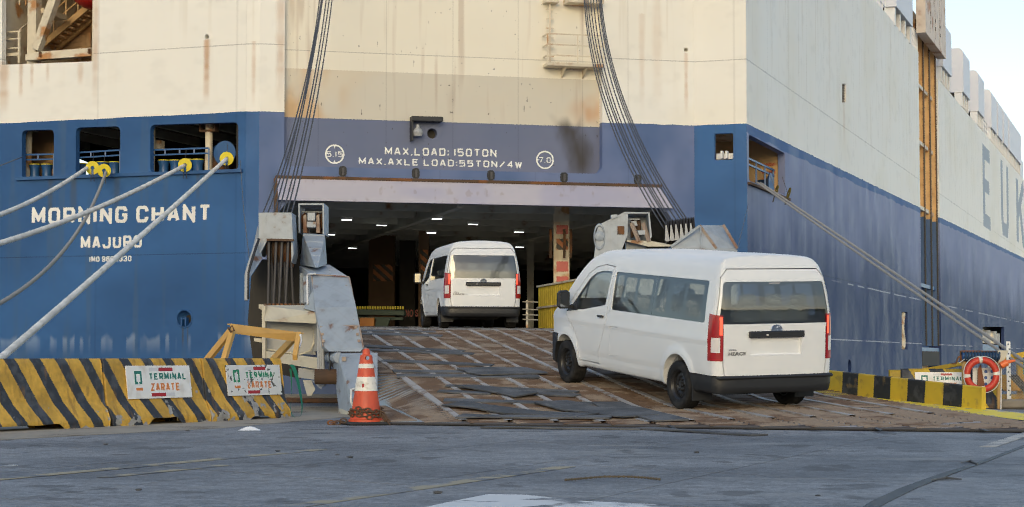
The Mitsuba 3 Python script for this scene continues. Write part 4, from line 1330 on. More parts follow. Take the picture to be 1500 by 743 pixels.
pieces = {}
body = shell - yprism(grow(DOOR, .007), .45, 1.1) - yprism(grow(DOOR, .007), -1.1, -.45) - xprism(grow(HATCH, .007), -.3, .30)
for z0_, z1_, xs_ in ((.60, 1.06, (3.30, 3.31)), (.60, .61, (3.0, 3.31)), (1.05, 1.06, (3.0, 3.31))):
    body = body - mbox(xs_[0], xs_[1], .93, 1.1, z0_, z1_)
bump_zone = mbox(-.3, .70, -1.2, 1.2, .2, .575) + mbox(5.25, 6.2, -1.2, 1.2, .2, .80)
body = body - bump_zone
pieces['door_l'] = shell ^ yprism(grow(DOOR, -.007), .45, 1.1)
pieces['door_r'] = shell ^ yprism(grow(DOOR, -.007), -1.1, -.45)
pieces['tailgate'] = (shell ^ xprism(grow(HATCH, -.007), -.3, .30)) - bump_zone
thick = man(van_skin(.016, .06))
core = outer
bz = thick
for a in arches:
    bz = bz - a
pieces['rear_bumper'] = (bz ^ mbox(-.3, .69, -1.2, 1.2, .2, .568)) + (man(rounded([.2, 1.78, .05], .02)).translate([.05, 0, .55]))
pieces['front_bumper'] = bz ^ mbox(5.26, 6.2, -1.2, 1.2, .2, .79)


def sheet(g, axis, sgn, offset):
    """A clean single sheet of the body's skin (at an inset) inside an outline: axis 'y' takes (x, z), axis 'x' takes (y, z)."""
    m = tri(man(prism(g, .1)).refine_to_length(.055))
    top_ = (np.abs(m.vertices[:, 2] - .1) < 1e-4)
    m.update_faces(top_[m.faces].all(1))
    m.remove_unreferenced_vertices()
    a, b = m.vertices[:, 0], m.vertices[:, 1]
    lo, hi = (np.full(len(a), .3), np.full(len(a), 1.3)) if axis == 'y' else (np.full(len(a), 1.5 if sgn < 0 else 4.0), np.full(len(a), -.4 if sgn < 0 else 6.2))
    P = lambda q: np.stack([a, sgn * q, b], 1) if axis == 'y' else np.stack([q, a, b], 1)
    for _ in range(24):
        mid = (lo + hi) / 2
        ins = van_f(P(mid)) < offset
        lo, hi = np.where(ins, mid, lo), np.where(ins, hi, mid)
    f = m.faces
    if (axis == 'y' and sgn > 0) or (axis == 'x' and sgn < 0):
        f = f[:, ::-1]
    return trimesh.Trimesh(P(lo), f, process=False)


def panes(pts, r, axis, sgn, holes):
    g = rpoly(pts, r)
    fr = g
    for h, hr_ in holes:
        fr = fr.difference(rpoly(h, hr_))
    return sheet(g, axis, sgn, -.010), sheet(fr, axis, sgn, -.017)


H1 = [[(.50, 1.37), (.50, 1.84), (.97, 1.84), (.97, 1.37)], [(1.05, 1.41), (1.05, 1.84), (1.40, 1.84), (1.40, 1.41)], [(1.57, 1.37), (1.57, 1.86), (1.88, 1.86), (1.88, 1.37)]]
H2 = [[(2.06, 1.37), (2.06, 1.84), (2.52, 1.84), (2.52, 1.37)], [(2.60, 1.39), (2.60, 1.84), (2.96, 1.84), (2.96, 1.39)], [(3.04, 1.37), (3.04, 1.86), (3.24, 1.86), (3.24, 1.37)]]
glass, frits = {}, {}
for s in (1, -1):
    for k, (w, hs_) in enumerate(zip(SIDEW, (H1, H2))):
        glass[s, k], frits[s, k] = panes(w, .004, 'y', s, [(h, .05) for h in hs_])
    glass[s, 2], frits[s, 2] = panes(DOORW, .035, 'y', s, [([(4.30, 1.29), (4.22, 1.72), (4.02, 1.83), (3.77, 1.87), (3.50, 1.87), (3.55, 1.40)], .03), ([(4.36, 1.29), (4.66, 1.27), (4.28, 1.66)], .015)])
glass['r'], frits['r'] = panes(REARW, .05, 'x', -1, [([(-.70, 1.34), (.70, 1.34), (.665, 1.83), (.60, 1.865), (.2, 1.865), (.17, 1.84), (-.17, 1.84), (-.2, 1.865), (-.60, 1.865), (-.665, 1.83)], .03)])
glass['f'], frits['f'] = panes(FRONTW, .06, 'x', 1, [([(-.74, 1.39), (.74, 1.39), (.63, 1.94), (-.63, 1.94)], .05)])
# lamps on the rear corners
lskin = man(van_skin(.010, .04))
LAMP = {}
for s in (1, -1):
    def lbox(z0, z1, y0=.805, x1=.20):
        return mbox(-.2, x1, min(s * y0, s * 1.2), max(s * y0, s * 1.2), z0, z1)
    cut = yprism([(-.3, 1.30), (-.3, 1.7), (.5, 1.7), (.5, 1.45), (.2, 1.45), (.04, 1.43)], -1.2, 1.2)
    hollow = man(van_skin(-.03, .06)) if s == 1 else hollow
    base = (lskin - hollow)
    LAMP[s] = {'lens': (base ^ lbox(.785, 1.45)) - lbox(.90, 1.115, .84, .13) - cut,
               'clear_lens': base ^ lbox(.903, 1.112, .843, .127)}
sm = man(van_skin(.015, .04)) - lskin
for s in (1, -1):
    a, b = sorted((s * .815, s * .850))
    LAMP[s]['strip'] = sm ^ mbox(-.2, .16, a, b, 1.15, 1.405)
    LAMP[s]['bright'] = sm ^ mbox(-.2, .16, *sorted((s * .85, s * .90)), 1.02, 1.10)
# wheels
tyre = lathe([(.215, -.095), (.25, -.115), (.31, -.1175), (.342, -.105), (.3555, -.085), (.3555, -.05), (.348, -.048), (.348, -.040), (.3555, -.038), (.3555, -.004), (.348, -.002), (.348, .006), (.3555, .008), (.3555, .042), (.348, .044), (.348, .05), (.3555, .052), (.3555, .085), (.342, .105), (.31, .1175), (.25, .115), (.215, .095), (.215, -.095)], 48)
rimp = lathe([(.0, .045), (.07, .045), (.085, .05), (.115, .03), (.135, .05), (.175, .045), (.19, .03), (.195, .07), (.212, .09), (.218, .10), (.218, -.09), (.2, -.09), (.19, .0), (.13, .01), (.0, .015), (.0, .045)], 48)
rm_ = man(rimp)
for k in range(16):
    a = 2 * math.pi * k / 16
    h = man(place(rounded([.034, .020, .2], .008), basis([.157 * math.cos(a), .157 * math.sin(a), .05], [math.cos(a), math.sin(a), 0], [-math.sin(a), math.cos(a), 0], [0, 0, 1])))
    rm_ = rm_ - h
rim = tri(rm_)
nuts = cat([place(trimesh.creation.cylinder(.014, .035, sections=8), basis([.085 * math.cos(a), .085 * math.sin(a), .06], [1, 0, 0], [0, 1, 0], [0, 0, 1])) for a in np.arange(6) * math.pi / 3] + [place(trimesh.creation.cylinder(.04, .03, sections=20), basis([0, 0, .055], [1, 0, 0], [0, 1, 0], [0, 0, 1]))])


def to_wheel(m, xa, s):
    return place(m, basis([xa, s * .835, .3555], [1, 0, 0], [0, 0, s], [0, s, 0]) @ np.diag([1, 1, 1, 1.0])) if s > 0 else place(m, basis([xa, s * .835, .3555], [1, 0, 0], [0, 0, 1], [0, -1, 0]))


# seats
def seat_mesh(x, y, w=.43):
    b = [rounded([.42, w, .14], .04), rounded([.12, w, .60], .04), rounded([.09, .25, .17], .035)]
    b[0].apply_translation([.12, 0, .40])
    b[1].apply_transform(trimesh.transformations.rotation_matrix(-.2, [0, 1, 0]))
    b[1].apply_translation([-.12, 0, .70])
    b[2].apply_translation([-.20, 0, 1.06])
    m = cat(b + [boxm([.05, 0, .2], [.3, .3, .36])])
    m.apply_translation([x, y, .80 - (.24 if x < .7 else .37)])
    return m


print('van triangles', len(tri(body).faces), len(tri(pieces['tailgate']).faces))


# the plies of a van are written once; every van reuses them with its own to_world
KIT = []


def kit(path, mesh, bsdf, smooth=False, label=None, emit=None):
    d = mikit.ply(mesh, 'm_' + bsdf, smooth=smooth)
    if emit:
        d['emitter'] = {'type': 'area', 'radiance': {'type': 'rgb', 'value': emit}}
    KIT.append((path, d, label))


SA = 24
kit(('body',), tri(body), 'van_white', SA)
for s, nm in ((1, 'door_l'), (-1, 'door_r')):
    kit(('door',), tri(pieces[nm]), 'van_white', SA)
    h = rounded([.16, .05, .035], .012)
    h.apply_translation([3.60, s * .975, 1.19])
    kit(('door', 'handle'), h, 'van_plastic', 30)
    mir = cat(place(rounded([.13, .20, .30], .045), basis([4.70, s * 1.10, 1.395], [1, 0, 0], [0, 1, 0], [0, 0, 1])), bar([4.72, s * .93, 1.27], [4.70, s * 1.06, 1.28], .06))
    kit(('door', 'mirror'), mir, 'van_plastic', 30)
    kit(('door', 'mirror_glass'), boxm([4.634, s * 1.10, 1.40], [.004, .155, .235]), 'mirror_silver')
    base = hullm([(4.50, s * .955, 1.235), (4.93, s * .945, 1.19), (4.80, s * .935, 1.30), (4.62, s * .915, 1.40), (4.50, s * .925, 1.235), (4.93, s * .91, 1.19), (4.62, s * .89, 1.40)])
    kit(('door', 'mirror_base'), base, 'van_plastic')
    kit(('door', 'window'), glass[s, 2], 'side_glass', True)
    kit(('door', 'window_border'), frits[s, 2], 'frit_black', True)
kit(('tailgate',), tri(pieces['tailgate']), 'van_white', SA)
kit(('tailgate', 'window'), glass['r'], 'tinted_glass', True)
kit(('tailgate', 'window_border'), frits['r'], 'frit_black', True)
kit(('tailgate', 'brake_lamp'), boxm([.085, 0, 1.872], [.03, .17, .022]), 'lamp_clear')
gar = rounded([.05, .86, .095], .014)
gar.apply_translation([-.018, 0, 1.155])
kit(('tailgate', 'number_plate_garnish'), gar, 'van_plastic', 30)
kit(('tailgate', 'plate_lamp'), cat(boxm([-.044, .16, 1.15], [.006, .035, .018])), 'lamp_clear')


def ellipse_ring(a, b, r, cy=0.0, cz=0.0):
    th = np.linspace(0, 2 * math.pi, 33)
    return tube([(0, cy + a * math.cos(t), cz + b * math.sin(t)) for t in th], r, 6, caps=False)


em = cat(ellipse_ring(.078, .054, .011), ellipse_ring(.052, .018, .007, 0, .030), ellipse_ring(.020, .047, .007, 0, .002), place(trimesh.creation.cylinder(.06, .006, sections=24), np.array([[0, 0, 1, .004], [1.1, 0, 0, 0], [0, .75, 0, 0], [0, 0, 0, 1.0]])))
em.apply_translation([-.012, 0, 1.228])
kit(('tailgate', 'emblem'), em, 'chrome', 40)
lt_ = place(text_in('HIACE', .27, .048, .006), basis([-.006, .735, .865], [0, -1, 0], [0, 0, 1], [-1, 0, 0]))
kit(('tailgate', 'badge_lettering'), lt_, 'badge_grey')
lt_ = place(text_in('TOYOTA', .115, .020, .006), basis([-.006, .73, .932], [0, -1, 0], [0, 0, 1], [-1, 0, 0]))
kit(('tailgate', 'badge_lettering'), lt_, 'badge_grey')
kit(('rear_bumper',), tri(pieces['rear_bumper']), 'van_plastic', SA)
kit(('front_bumper',), tri(pieces['front_bumper']), 'van_plastic', SA)
for s in (1, -1):
    for k in (0, 1):
        kit(('window',), glass[s, k], 'side_glass', True)
        kit(('window_border',), frits[s, k], 'frit_black', True)
kit(('windscreen',), glass['f'], 'side_glass', True)
kit(('window_border',), frits['f'], 'frit_black', True)
for s in (1, -1):
    kit(('tail_light',), tri(LAMP[s]['lens']), 'lamp_red', 30)
    kit(('tail_light', 'clear_lens'), tri(LAMP[s]['clear_lens']), 'lamp_clear', 30)
    kit(('tail_light', 'brake_strip'), tri(LAMP[s]['strip']), 'lit_red', 30, emit=[.22, .020, .010])
    kit(('tail_light', 'reverse_lens'), tri(LAMP[s]['bright']), 'lamp_clear', 30)
for xa in (RA, RA + WB):
    for s in (1, -1):
        kit(('wheel',), to_wheel(nuts, xa, s), 'rim_black', 30)
        kit(('wheel', 'tyre'), to_wheel(tyre, xa, s), 'tyre_rubber', 40)
        kit(('wheel', 'rim'), to_wheel(rim, xa, s), 'rim_black', 30)
for s in (1, -1):
    kit(('mud_flap',), boxm([RA - .47, s * .81, .30], [.02, .30, .26]), 'van_plastic')
und = cat(boxm([2.9, 0, .30], [4.6, .9, .12]), bar([RA, -.72, .355], [RA, .72, .355], .12), lathe([(0, -.15), (.13, -.1), (.15, 0), (.13, .1), (0, .15)], 16).apply_translation([RA, 0, .355]) if False else boxm([RA, 0, .355], [.26, .24, .26], bevel=.06), tube([(.2, -.42, .33), (1.0, -.45, .3), (2.5, -.4, .3)], .05, 8), boxm([.55, .22, .36], [.45, .7, .14], bevel=.03))
kit(('underbody',), und, 'underbody')
kit(('floor',), boxm([2.8, 0, .79], [5.2, 1.7, .012]), 'seat_cloth')
for r, x in enumerate((.62, 1.35, 2.08, 2.81)):
    for y in ((-.58, -.18, .22, .62) if r == 0 else (-.15, .30, .70) if r < 4 else ()):
        kit(('seat',), seat_mesh(x, y, .38 if r == 0 else .42), 'seat_cloth', 30)
for y in (-.45, .45):
    kit(('seat',), seat_mesh(3.75, y, .5), 'seat_cloth', 30)
sw = trimesh.creation.torus(.18, .016, 24, 8)
kit(('steering_wheel',), place(sw, basis([4.42, .45, 1.22], [0, 1, 0], unit([.5, 0, .86]), unit(np.cross([0, 1, 0], [.5, 0, .86])))), 'van_plastic', True)
kit(('dashboard',), boxm([4.85, 0, 1.05], [.5, 1.6, .42], bevel=.08), 'van_plastic')
kit(('headlining',), boxm([2.3, 0, 2.195], [3.9, 1.05, .012]), 'trim_grey')


def van(label, group, rear, yaw):
    root = thing('passenger_van', label, 'van', group)
    f = np.array([-math.sin(yaw), math.cos(yaw)])
    l = np.array([-math.cos(yaw), -math.sin(yaw)])
    r = np.array(rear)
    zz = {(i, s): float(ramp_z(*(r + f * WB * i + l * .835 * s))) for i in (0, 1) for s in (-1, 1)}
    zr = (zz[0, 1] + zz[0, -1]) / 2
    zf = (zz[1, 1] + zz[1, -1]) / 2
    roll = ((zz[0, 1] - zz[0, -1]) + (zz[1, 1] - zz[1, -1])) / 2 / 1.67
    X = unit([f[0] * WB, f[1] * WB, zf - zr])
    Yv = unit(np.array([l[0], l[1], roll]))
    Yv = unit(Yv - X * np.dot(X, Yv))
    Z = np.cross(X, Yv)
    o = np.array([r[0], r[1], zr + .012]) - X * RA
    M = basis(o, X, Yv * 1.06, Z)
    made = {}
    for path, d, lab in KIT:
        parent = root if len(path) == 1 else made[path[0]]
        k = part(parent, path[-1], d, None, label=lab, to_world=T(M))
        if len(path) == 1:
            made[path[0]] = k
    return root


van('nearer white high-roof passenger van driving up the ramp, its left side in view', 'white vans driving up the ramp', (3.33, 27.66), math.radians(23.4))
van('farther white high-roof passenger van, at the head of the ramp under the ship door', 'white vans driving up the ramp', (-.92, 49.15), math.radians(9.5))

# ------------------------------------------------------------------ ramp hoisting arms (parts of the ship)
def pts3(*p):
    return [at(x, y, Y) for x, y, Y in p]


LA = part(ship, 'hoist_arm', hullm(pts3((456.3, 402.4, 33.0), (510.8, 406, 32.6), (461.5, 450, 32.2), (521.6, 450, 31.9), (473, 506, 31.6), (482, 515, 31.5), (528, 515, 31.3), (532, 510, 31.3), (436, 388, 36.0), (483, 388, 36.0), (466, 515, 33.6), (524, 513, 33.4))), 'grey_arm_paint', label='left hoisting arm with a broad slanting grey plate')
for f in np.linspace(.06, .94, 9):
    for e0, e1, e2, e3 in (((461, 415, 32.85), (474.5, 505, 31.55), 1, 0), ((507, 414, 32.55), (527, 505, 31.3), 1, 0)):
        q = at(e0[0] + (e1[0] - e0[0]) * f, e0[1] + (e1[1] - e0[1]) * f, (e0[2] + (e1[2] - e0[2]) * f) - .03)
        part(LA, 'bolt', boxm(q, [.045, .03, .045]), 'rust_edge')
for y0, y1 in ((440, 441.5), (476, 477.5)):
    part(LA, 'weld_seam', bar(at(462 + (y0 - 404) * .11, y0, 32.9 - (y0 - 404) * .0125 - .06), at(513 + (y1 - 404) * .19, y1, 32.55 - (y1 - 404) * .0125 - .03), .014), 'rust_edge')
# hanging sheave block at the left with its falls
part(LA, 'sheave_box', cat(slab([(389.7, 311.5), (427, 311.5), (429, 352), (391, 353)], 34.2, .05), slab([(379, 312), (389.6, 311.5), (391, 353), (380, 374), (379, 350)], 34.25, .8), slab([(389.7, 311.5), (427, 311.5), (427, 314), (389.7, 314)], 34.251, .75), slab([(425, 314), (427, 314), (430, 372), (427, 385)], 34.3, .7)), 'grey_arm_paint')
part(LA, 'box_edge', slab([(390.5, 349.5), (430.5, 350.5), (430.5, 353.5), (390.5, 353)], 34.15, .06), 'rusted_steel')
for k, x in enumerate((396, 404, 412, 420, 427)):
    c = at(x, 366, 34.65)
    part(LA, 'sheave', place(lathe([(0, -.035), (.30, -.035), (.33, -.03), (.28, -.006), (.28, .006), (.33, .03), (.30, .035), (0, .035)], 28), basis(c, [0, 1, 0], [0, 0, 1], [1, 0, 0])), 'rusted_steel', smooth=30)
for k, (xa, xb) in enumerate(((394, 393), (397, 400), (404.5, 401), (406.5, 410), (413, 409), (415.5, 419), (422, 418.5), (424.5, 430))):
    part(LA, 'fall_rope', tube([at(xa, 354, 34.28 + .2 * (k % 2)), at(xb, 449, 34.28 + .2 * (k % 2))], .027, 6), 'cable_steel', smooth=True)
part(LA, 'side_plate', hullm(pts3((377.5, 330, 34.6), (365.4, 386.6, 34.0), (365.4, 408, 33.9), (384, 378, 34.2), (378, 345, 34.5), (377.5, 330, 35.6), (365.4, 386.6, 35.2), (365.4, 408, 35.1), (384, 378, 35.2))), 'grey_arm_paint')
part(LA, 'back_plate', slab([(368, 405), (384, 380), (392, 380), (392, 356), (436, 356), (440, 390), (440, 555), (372, 540), (363, 470)], 35.6, .1), 'dark_inside')
part(LA, 'hydraulic_pipe', tube(pts3((377, 352, 34), (366, 385, 33.8), (361, 402, 33.7), (360.5, 440, 33.6)), .035, 8), 'soft_grey_metal', smooth=True)
part(LA, 'hydraulic_pipe', tube(pts3((379, 350, 34), (370, 378, 33.8), (363.5, 400, 33.7), (363, 438, 33.6)), .025, 8), 'black_paint', smooth=True)
# upper pulley frame
fr = [slab([(437, 298), (474.5, 298), (474.5, 300.2), (437, 300.2)], 35.0, .9), slab([(437, 300.2), (439, 300.2), (439.5, 341), (437.5, 341)], 35.0, .9), slab([(472.4, 300.2), (474.5, 300.2), (474.5, 343), (472.8, 343)], 35.0, .9), slab([(439, 310), (472.4, 310), (472.4, 311.2), (439, 311.2)], 35.3, .05)]
part(LA, 'pulley_frame', cat(fr), 'grey_arm_paint')
part(LA, 'pulley_block', cat(slab([(450.5, 312), (461.5, 312), (461.5, 323), (450.5, 323)], 35.05, .3), slab([(449.5, 325), (462.5, 325), (462.5, 333), (449.5, 333)], 35.02, .3)), 'grey_arm_paint')
c0, c1 = at(443, 325, 35.4), at(469, 325, 35.4)
for c_ in (c0, c1):
    part(LA, 'pulley', place(lathe([(0, -.06), (.16, -.06), (.19, -.05), (.13, 0), (.19, .05), (.16, .06), (0, .06)], 24), basis(c_, [0, 1, 0], [0, 0, 1], [1, 0, 0])), 'rusted_steel', smooth=30)
for x in (446.5, 465.5):
    part(LA, 'pulley_cheek', slab([(x - 2, 316), (x + 2, 314), (x + 3, 341), (x - 2.5, 341)], 35.1, .5), 'rust_edge')
# pedestal under it
part(LA, 'pedestal', hullm(pts3((444, 342, 34.9), (475.7, 343.5, 34.9), (466, 392, 33.6), (462, 392, 33.6), (439, 388, 35.9), (479, 387, 35.6), (444, 342, 35.8), (476, 343.5, 35.8))), 'grey_arm_paint')
for f in (.0, .2, .4, .6, .8):
    a, b = at(444 + f * 20.5, 342 + f * 50 + 3, 34.9 - 1.3 * f - .04), at(475.7 - f * 10, 343.5 + f * 48 + 3, 34.9 - 1.3 * f - .04)
    part(LA, 'pedestal_rib', bar(a, b, .05, .035), 'grey_arm_paint')
part(LA, 'beam_edge', cat(bar(at(456, 403, 32.97), at(473, 507, 31.55), .022), bar(at(456, 402, 32.97), at(511, 405.5, 32.55), .022), bar(at(511.5, 407, 32.57), at(532.3, 509, 31.25), .022)), 'rust_edge')
part(LA, 'drain_pipe', tube(pts3((462, 401, 32.7), (451, 402, 33), (450, 405, 33), (450.5, 446, 32.6)), .018, 6), 'white_steel', smooth=True)
part(LA, 'arm_flank', hullm(pts3((438, 392, 35.8), (456, 404, 33.2), (466, 455, 32.6), (474, 512, 32.1), (440, 520, 34.8), (440, 450, 35.2), (445, 395, 35.9), (462, 512, 34.8))), 'soft_grey_metal')
for x in (441, 446, 452):
    part(LA, 'flank_rib', bar(at(x, 402 + (x - 441), 34.9 - (x - 441) * .15), at(x + 1, 445, 34.6 - (x - 441) * .15), .05, .08), 'grey_arm_paint')
part(LA, 'gusset', hullm(pts3((458, 425, 32.6), (445, 452, 32.7), (466, 458, 32.4), (458, 425, 32.9), (445, 452, 33.0), (466, 458, 32.7))), 'grey_arm_paint')
# lower frame
part(LA, 'cross_beam', hullm(pts3((384, 447, 33.0), (444, 447, 33.0), (463, 458, 32.5), (463, 474, 32.5), (388, 470.5, 32.8), (384, 470, 33), (384, 447, 33.6), (463, 450, 33.4), (463, 474, 33.3), (384, 470, 33.6))), 'cream_arm_paint')
part(LA, 'frame_panel', slab([(389, 470), (462, 473), (462, 520), (389, 515)], 33.25, .1), 'soft_grey_metal')
part(LA, 'panel_rim', tube(pts3((391, 512, 33.1), (440, 519, 33.1), (454, 514, 33.1), (460, 502, 33.1), (461, 476, 33.1)), .02, 6), 'cream_arm_paint', smooth=True)
part(LA, 'cross_beam', hullm(pts3((386, 514, 32.9), (465, 524, 32.5), (465, 541, 32.5), (387, 528, 32.9), (386, 514, 33.5), (465, 524, 33.2), (465, 541, 33.2), (387, 528, 33.5))), 'cream_arm_paint')
part(LA, 'frame_post', cat(slab([(383.5, 448), (388.6, 448), (388.6, 528), (384, 528)], 32.85, .25), slab([(379, 446), (386, 446), (386, 455), (379, 452)], 32.9, .3), slab([(372, 495), (384, 496), (384, 502), (372, 500)], 33, .3)), 'cream_arm_paint')
for x in range(389, 444, 6):
    part(LA, 'bolt', boxm(at(x, 447.5, 33.2), [.05, .1, .06]), 'rusted_steel')
part(LA, 'lower_box', slab([(437, 539), (465, 541), (465, 557), (437, 553)], 32.7, .6), 'soft_grey_metal')
for k in range(3):
    part(LA, 'riser_pipe', tube(pts3((466.5 + k * 2.6, 462, 32.25), (467 + k * 2.8, 520, 32.15), (468 + k * 3.2, 566, 32.1)), .032, 8), 'soft_grey_metal', smooth=True)
part(LA, 'hanging_bracket', hullm(pts3((443.6, 557, 32.6), (456, 557, 32.6), (462, 570, 32.5), (456, 580, 32.5), (450, 580, 32.5), (443.6, 557, 32.8), (456, 557, 32.8), (454, 580, 32.7))), 'cream_arm_paint')
part(LA, 'hanging_bracket', hullm(pts3((456, 557, 32.3), (474, 563, 32.2), (470, 571, 32.2), (456, 557, 32.5), (474, 563, 32.4), (470, 571, 32.4))), 'soft_grey_metal')
part(LA, 'pin', place(trimesh.creation.cylinder(.13, .5, sections=20), basis(at(483, 552, 31.8), [0, 1, 0], [0, 0, 1], [1, 0, 0])), 'rusted_steel', smooth=30)
# the foot block beside the ramp
FB = part(LA, 'foot_block', hullm(pts3((499, 518, 31.2), (553, 517, 31.0), (553, 603, 30.1), (516, 604, 30.1), (516, 584, 30.2), (497, 528, 31.1), (488, 534, 32.4), (497, 517, 32.4), (553, 517, 32.4), (498, 600, 32.0), (497, 606, 31.2), (515, 608, 30.15), (553, 595, 32))), 'grey_arm_paint')
part(LA, 'foot_roll', tube(pts3((483, 524, 32.6), (496, 524, 31.3)), .09, 16), 'grey_arm_paint', smooth=40)
for x in (504, 548):
    part(LA, 'foot_bolt', boxm(at(x, 526, 31.02), [.07, .05, .07]), 'rust_edge')
part(LA, 'foot_seam', bar(at(516, 585, 30.1), at(552, 583, 30.2), .018), 'rust_edge')
part(LA, 'hose', tube(pts3((470, 462, 32.2), (480, 500, 31.9), (484, 530, 31.8), (481, 556, 31.7)), .022, 7), 'van_plastic', smooth=True)
part(LA, 'foot_skirt', hullm(pts3((496, 598, 31.1), (515, 604, 30.05), (515, 609, 30.03), (496, 606.5, 31.05), (496, 598, 31.3), (515, 604, 30.3), (515, 609, 30.3), (496, 606.5, 31.3))), 'cream_arm_paint')
part(LA, 'foot_eye', tube(pts3((518, 597, 30.05), (514, 588, 29.98), (514, 571, 30.05), (520, 569, 30.1), (525, 570, 30.3)), .018, 6), 'white_steel', smooth=True)

# the right-hand arm behind the near van
Y1 = 37.5
RAm = part(ship, 'hoist_arm', slab([(915, 310.5), (882, 327), (877, 329), (874, 340), (871.7, 364.5), (869, 387), (852, 418), (852, 470), (905, 470), (911, 366), (919.3, 344), (920, 314)], Y1, .12), 'grey_arm_paint', label='right hoisting arm with a tall grey side plate behind the nearer van')
part(RAm, 'boss', cat(place(lathe([(0, 0), (.10, 0), (.10, .04), (.05, .06), (0, .06)], 20), basis(at(878, 346, Y1 - .001), [1, 0, 0], [0, 0, 1], [0, -1, 0]))), 'grey_arm_paint', smooth=30)
part(RAm, 'boss_rim', place(trimesh.creation.torus(.15, .02, 28, 8), basis(at(878, 347, Y1 - .01), [.7, 0, 0], [0, 0, 1.6], [0, -1, 0])), 'grey_arm_paint', smooth=True)
part(RAm, 'pin_hole', place(rounded([.14, .17, .02], .008), basis(at(909.5, 337.5, Y1 - .012), [1, 0, 0], [0, 0, 1], [0, -1, 0])), 'rusted_steel')
part(RAm, 'top_lug', slab([(895, 315), (904, 314), (905, 318), (896, 321)], Y1 - .05, .3), 'grey_arm_paint')
part(RAm, 'pulley_frame', cat(slab([(915, 310.5), (951.4, 311), (951.4, 313), (916, 313)], Y1 - .02, .9), slab([(949.5, 313), (951.6, 313), (955, 347), (952.5, 350)], Y1 - .02, .9), slab([(918, 320.5), (937, 320.5), (937, 322), (918, 322)], Y1 + .2, .06), slab([(918, 313), (952, 313), (953, 352), (918, 352)], Y1 + .7, .04)), 'grey_arm_paint')
for xa, xb in ((925, 936), (942, 951)):
    part(RAm, 'pulley_cheek', bar(at(xa, 327, Y1 + .1), at(xb, 354, Y1 + .0), .07, .06), 'rust_edge')
part(RAm, 'pulley_block', cat(slab([(934, 337.5), (945, 337.5), (945, 344), (936, 344)], Y1 + .02, .3), slab([(925, 324), (932, 324), (934, 331), (927, 331)], Y1 + .15, .3)), 'grey_arm_paint')
part(RAm, 'pulley', place(lathe([(0, -.1), (.17, -.1), (.2, -.08), (.14, 0), (.2, .08), (.17, .1), (0, .1)], 24), basis(at(931, 335, Y1 + .4), [0, 1, 0], [0, 0, 1], [1, 0, 0])), 'rusted_steel', smooth=30)
part(RAm, 'base_plate', hullm(pts3((918, 352, Y1), (952, 353, Y1), (984, 359, Y1), (984, 361, Y1), (950, 361.5, Y1), (918, 354, Y1), (918, 352, Y1 + .8), (984, 358, Y1 + .8), (984, 360, Y1 + .8))), 'cream_arm_paint')
part(RAm, 'base_rib', slab([(917, 355), (946.5, 355.5), (946.5, 372), (917, 372)], Y1 + .3, .3), 'grey_arm_paint')
for k in range(9):
    c = at(977 + k * 4.7, 343 - k * .6, 38.0)
    part(RAm, 'sheave', place(lathe([(0, -.022), (.27, -.022), (.29, -.018), (.25, 0), (.29, .018), (.27, .022), (0, .022)], 28), basis(c, [0, 1, 0], [0, 0, 1], [1, 0, 0])), 'cable_steel', smooth=30)
for k in range(6):
    x = 975 + k * 7.2
    part(RAm, 'sheave_guard', slab([(x, 330 - k * .6), (x + 1.6, 330 - k * .6), (x + 6, 353 - k), (x + 2.5, 354 - k), (x - 1, 352)], 37.65, .05), 'soft_grey_metal')
part(RAm, 'end_box', hullm(pts3((984, 361, 37.4), (1025, 331, 37.4), (1049, 364, 37.2), (984, 380, 37.4), (1049, 380, 37.2), (1025, 331, 37.6), (1060, 330, 37.7), (1079, 364, 37.3), (1079, 380, 37.3), (984, 361, 38.6), (1030, 330, 38.6), (1060, 330, 38.6), (1079, 364, 38.4), (1079, 380, 38.4))), 'grey_arm_paint')
for (xa, ya, xb, yb) in ((1025, 330.5, 1049.5, 364), (1059.5, 329.5, 1080, 364), (983, 361.5, 1025, 331)):
    part(RAm, 'box_flange', bar(at(xa, ya, 37.38), at(xb, yb, 37.2), .035, .05), 'rust_edge' if xa > 1000 else 'grey_arm_paint')
part(RAm, 'box_seam', bar(at(1026, 332, 37.35), at(1028, 366, 37.25), .03), 'grey_arm_paint')
part(RAm, 'arm_underframe', slab([(866, 400), (1080, 366), (1080, 470), (866, 470)], 38.0, .5), 'soft_grey_metal')


def quad_px(p0, p1, p2, Y0, Y2, n=20):
    """A curve through three places of the picture."""
    t1 = (p1[1] - p0[1]) / (p2[1] - p0[1])
    out = []
    for t in np.linspace(0, 1, n):
        l0, l1, l2 = (t - t1) * (t - 1) / ((0 - t1) * (0 - 1)), t * (t - 1) / (t1 * (t1 - 1)), t * (t - t1) / (1 - t1)
        x, y = (l0 * p0[k] + l1 * p1[k] + l2 * p2[k] for k in (0, 1))
        w0, w2 = 1 / Y0, 1 / Y2
        out.append(at(x, y, 1 / (w0 + (w2 - w0) * t)))
    return out


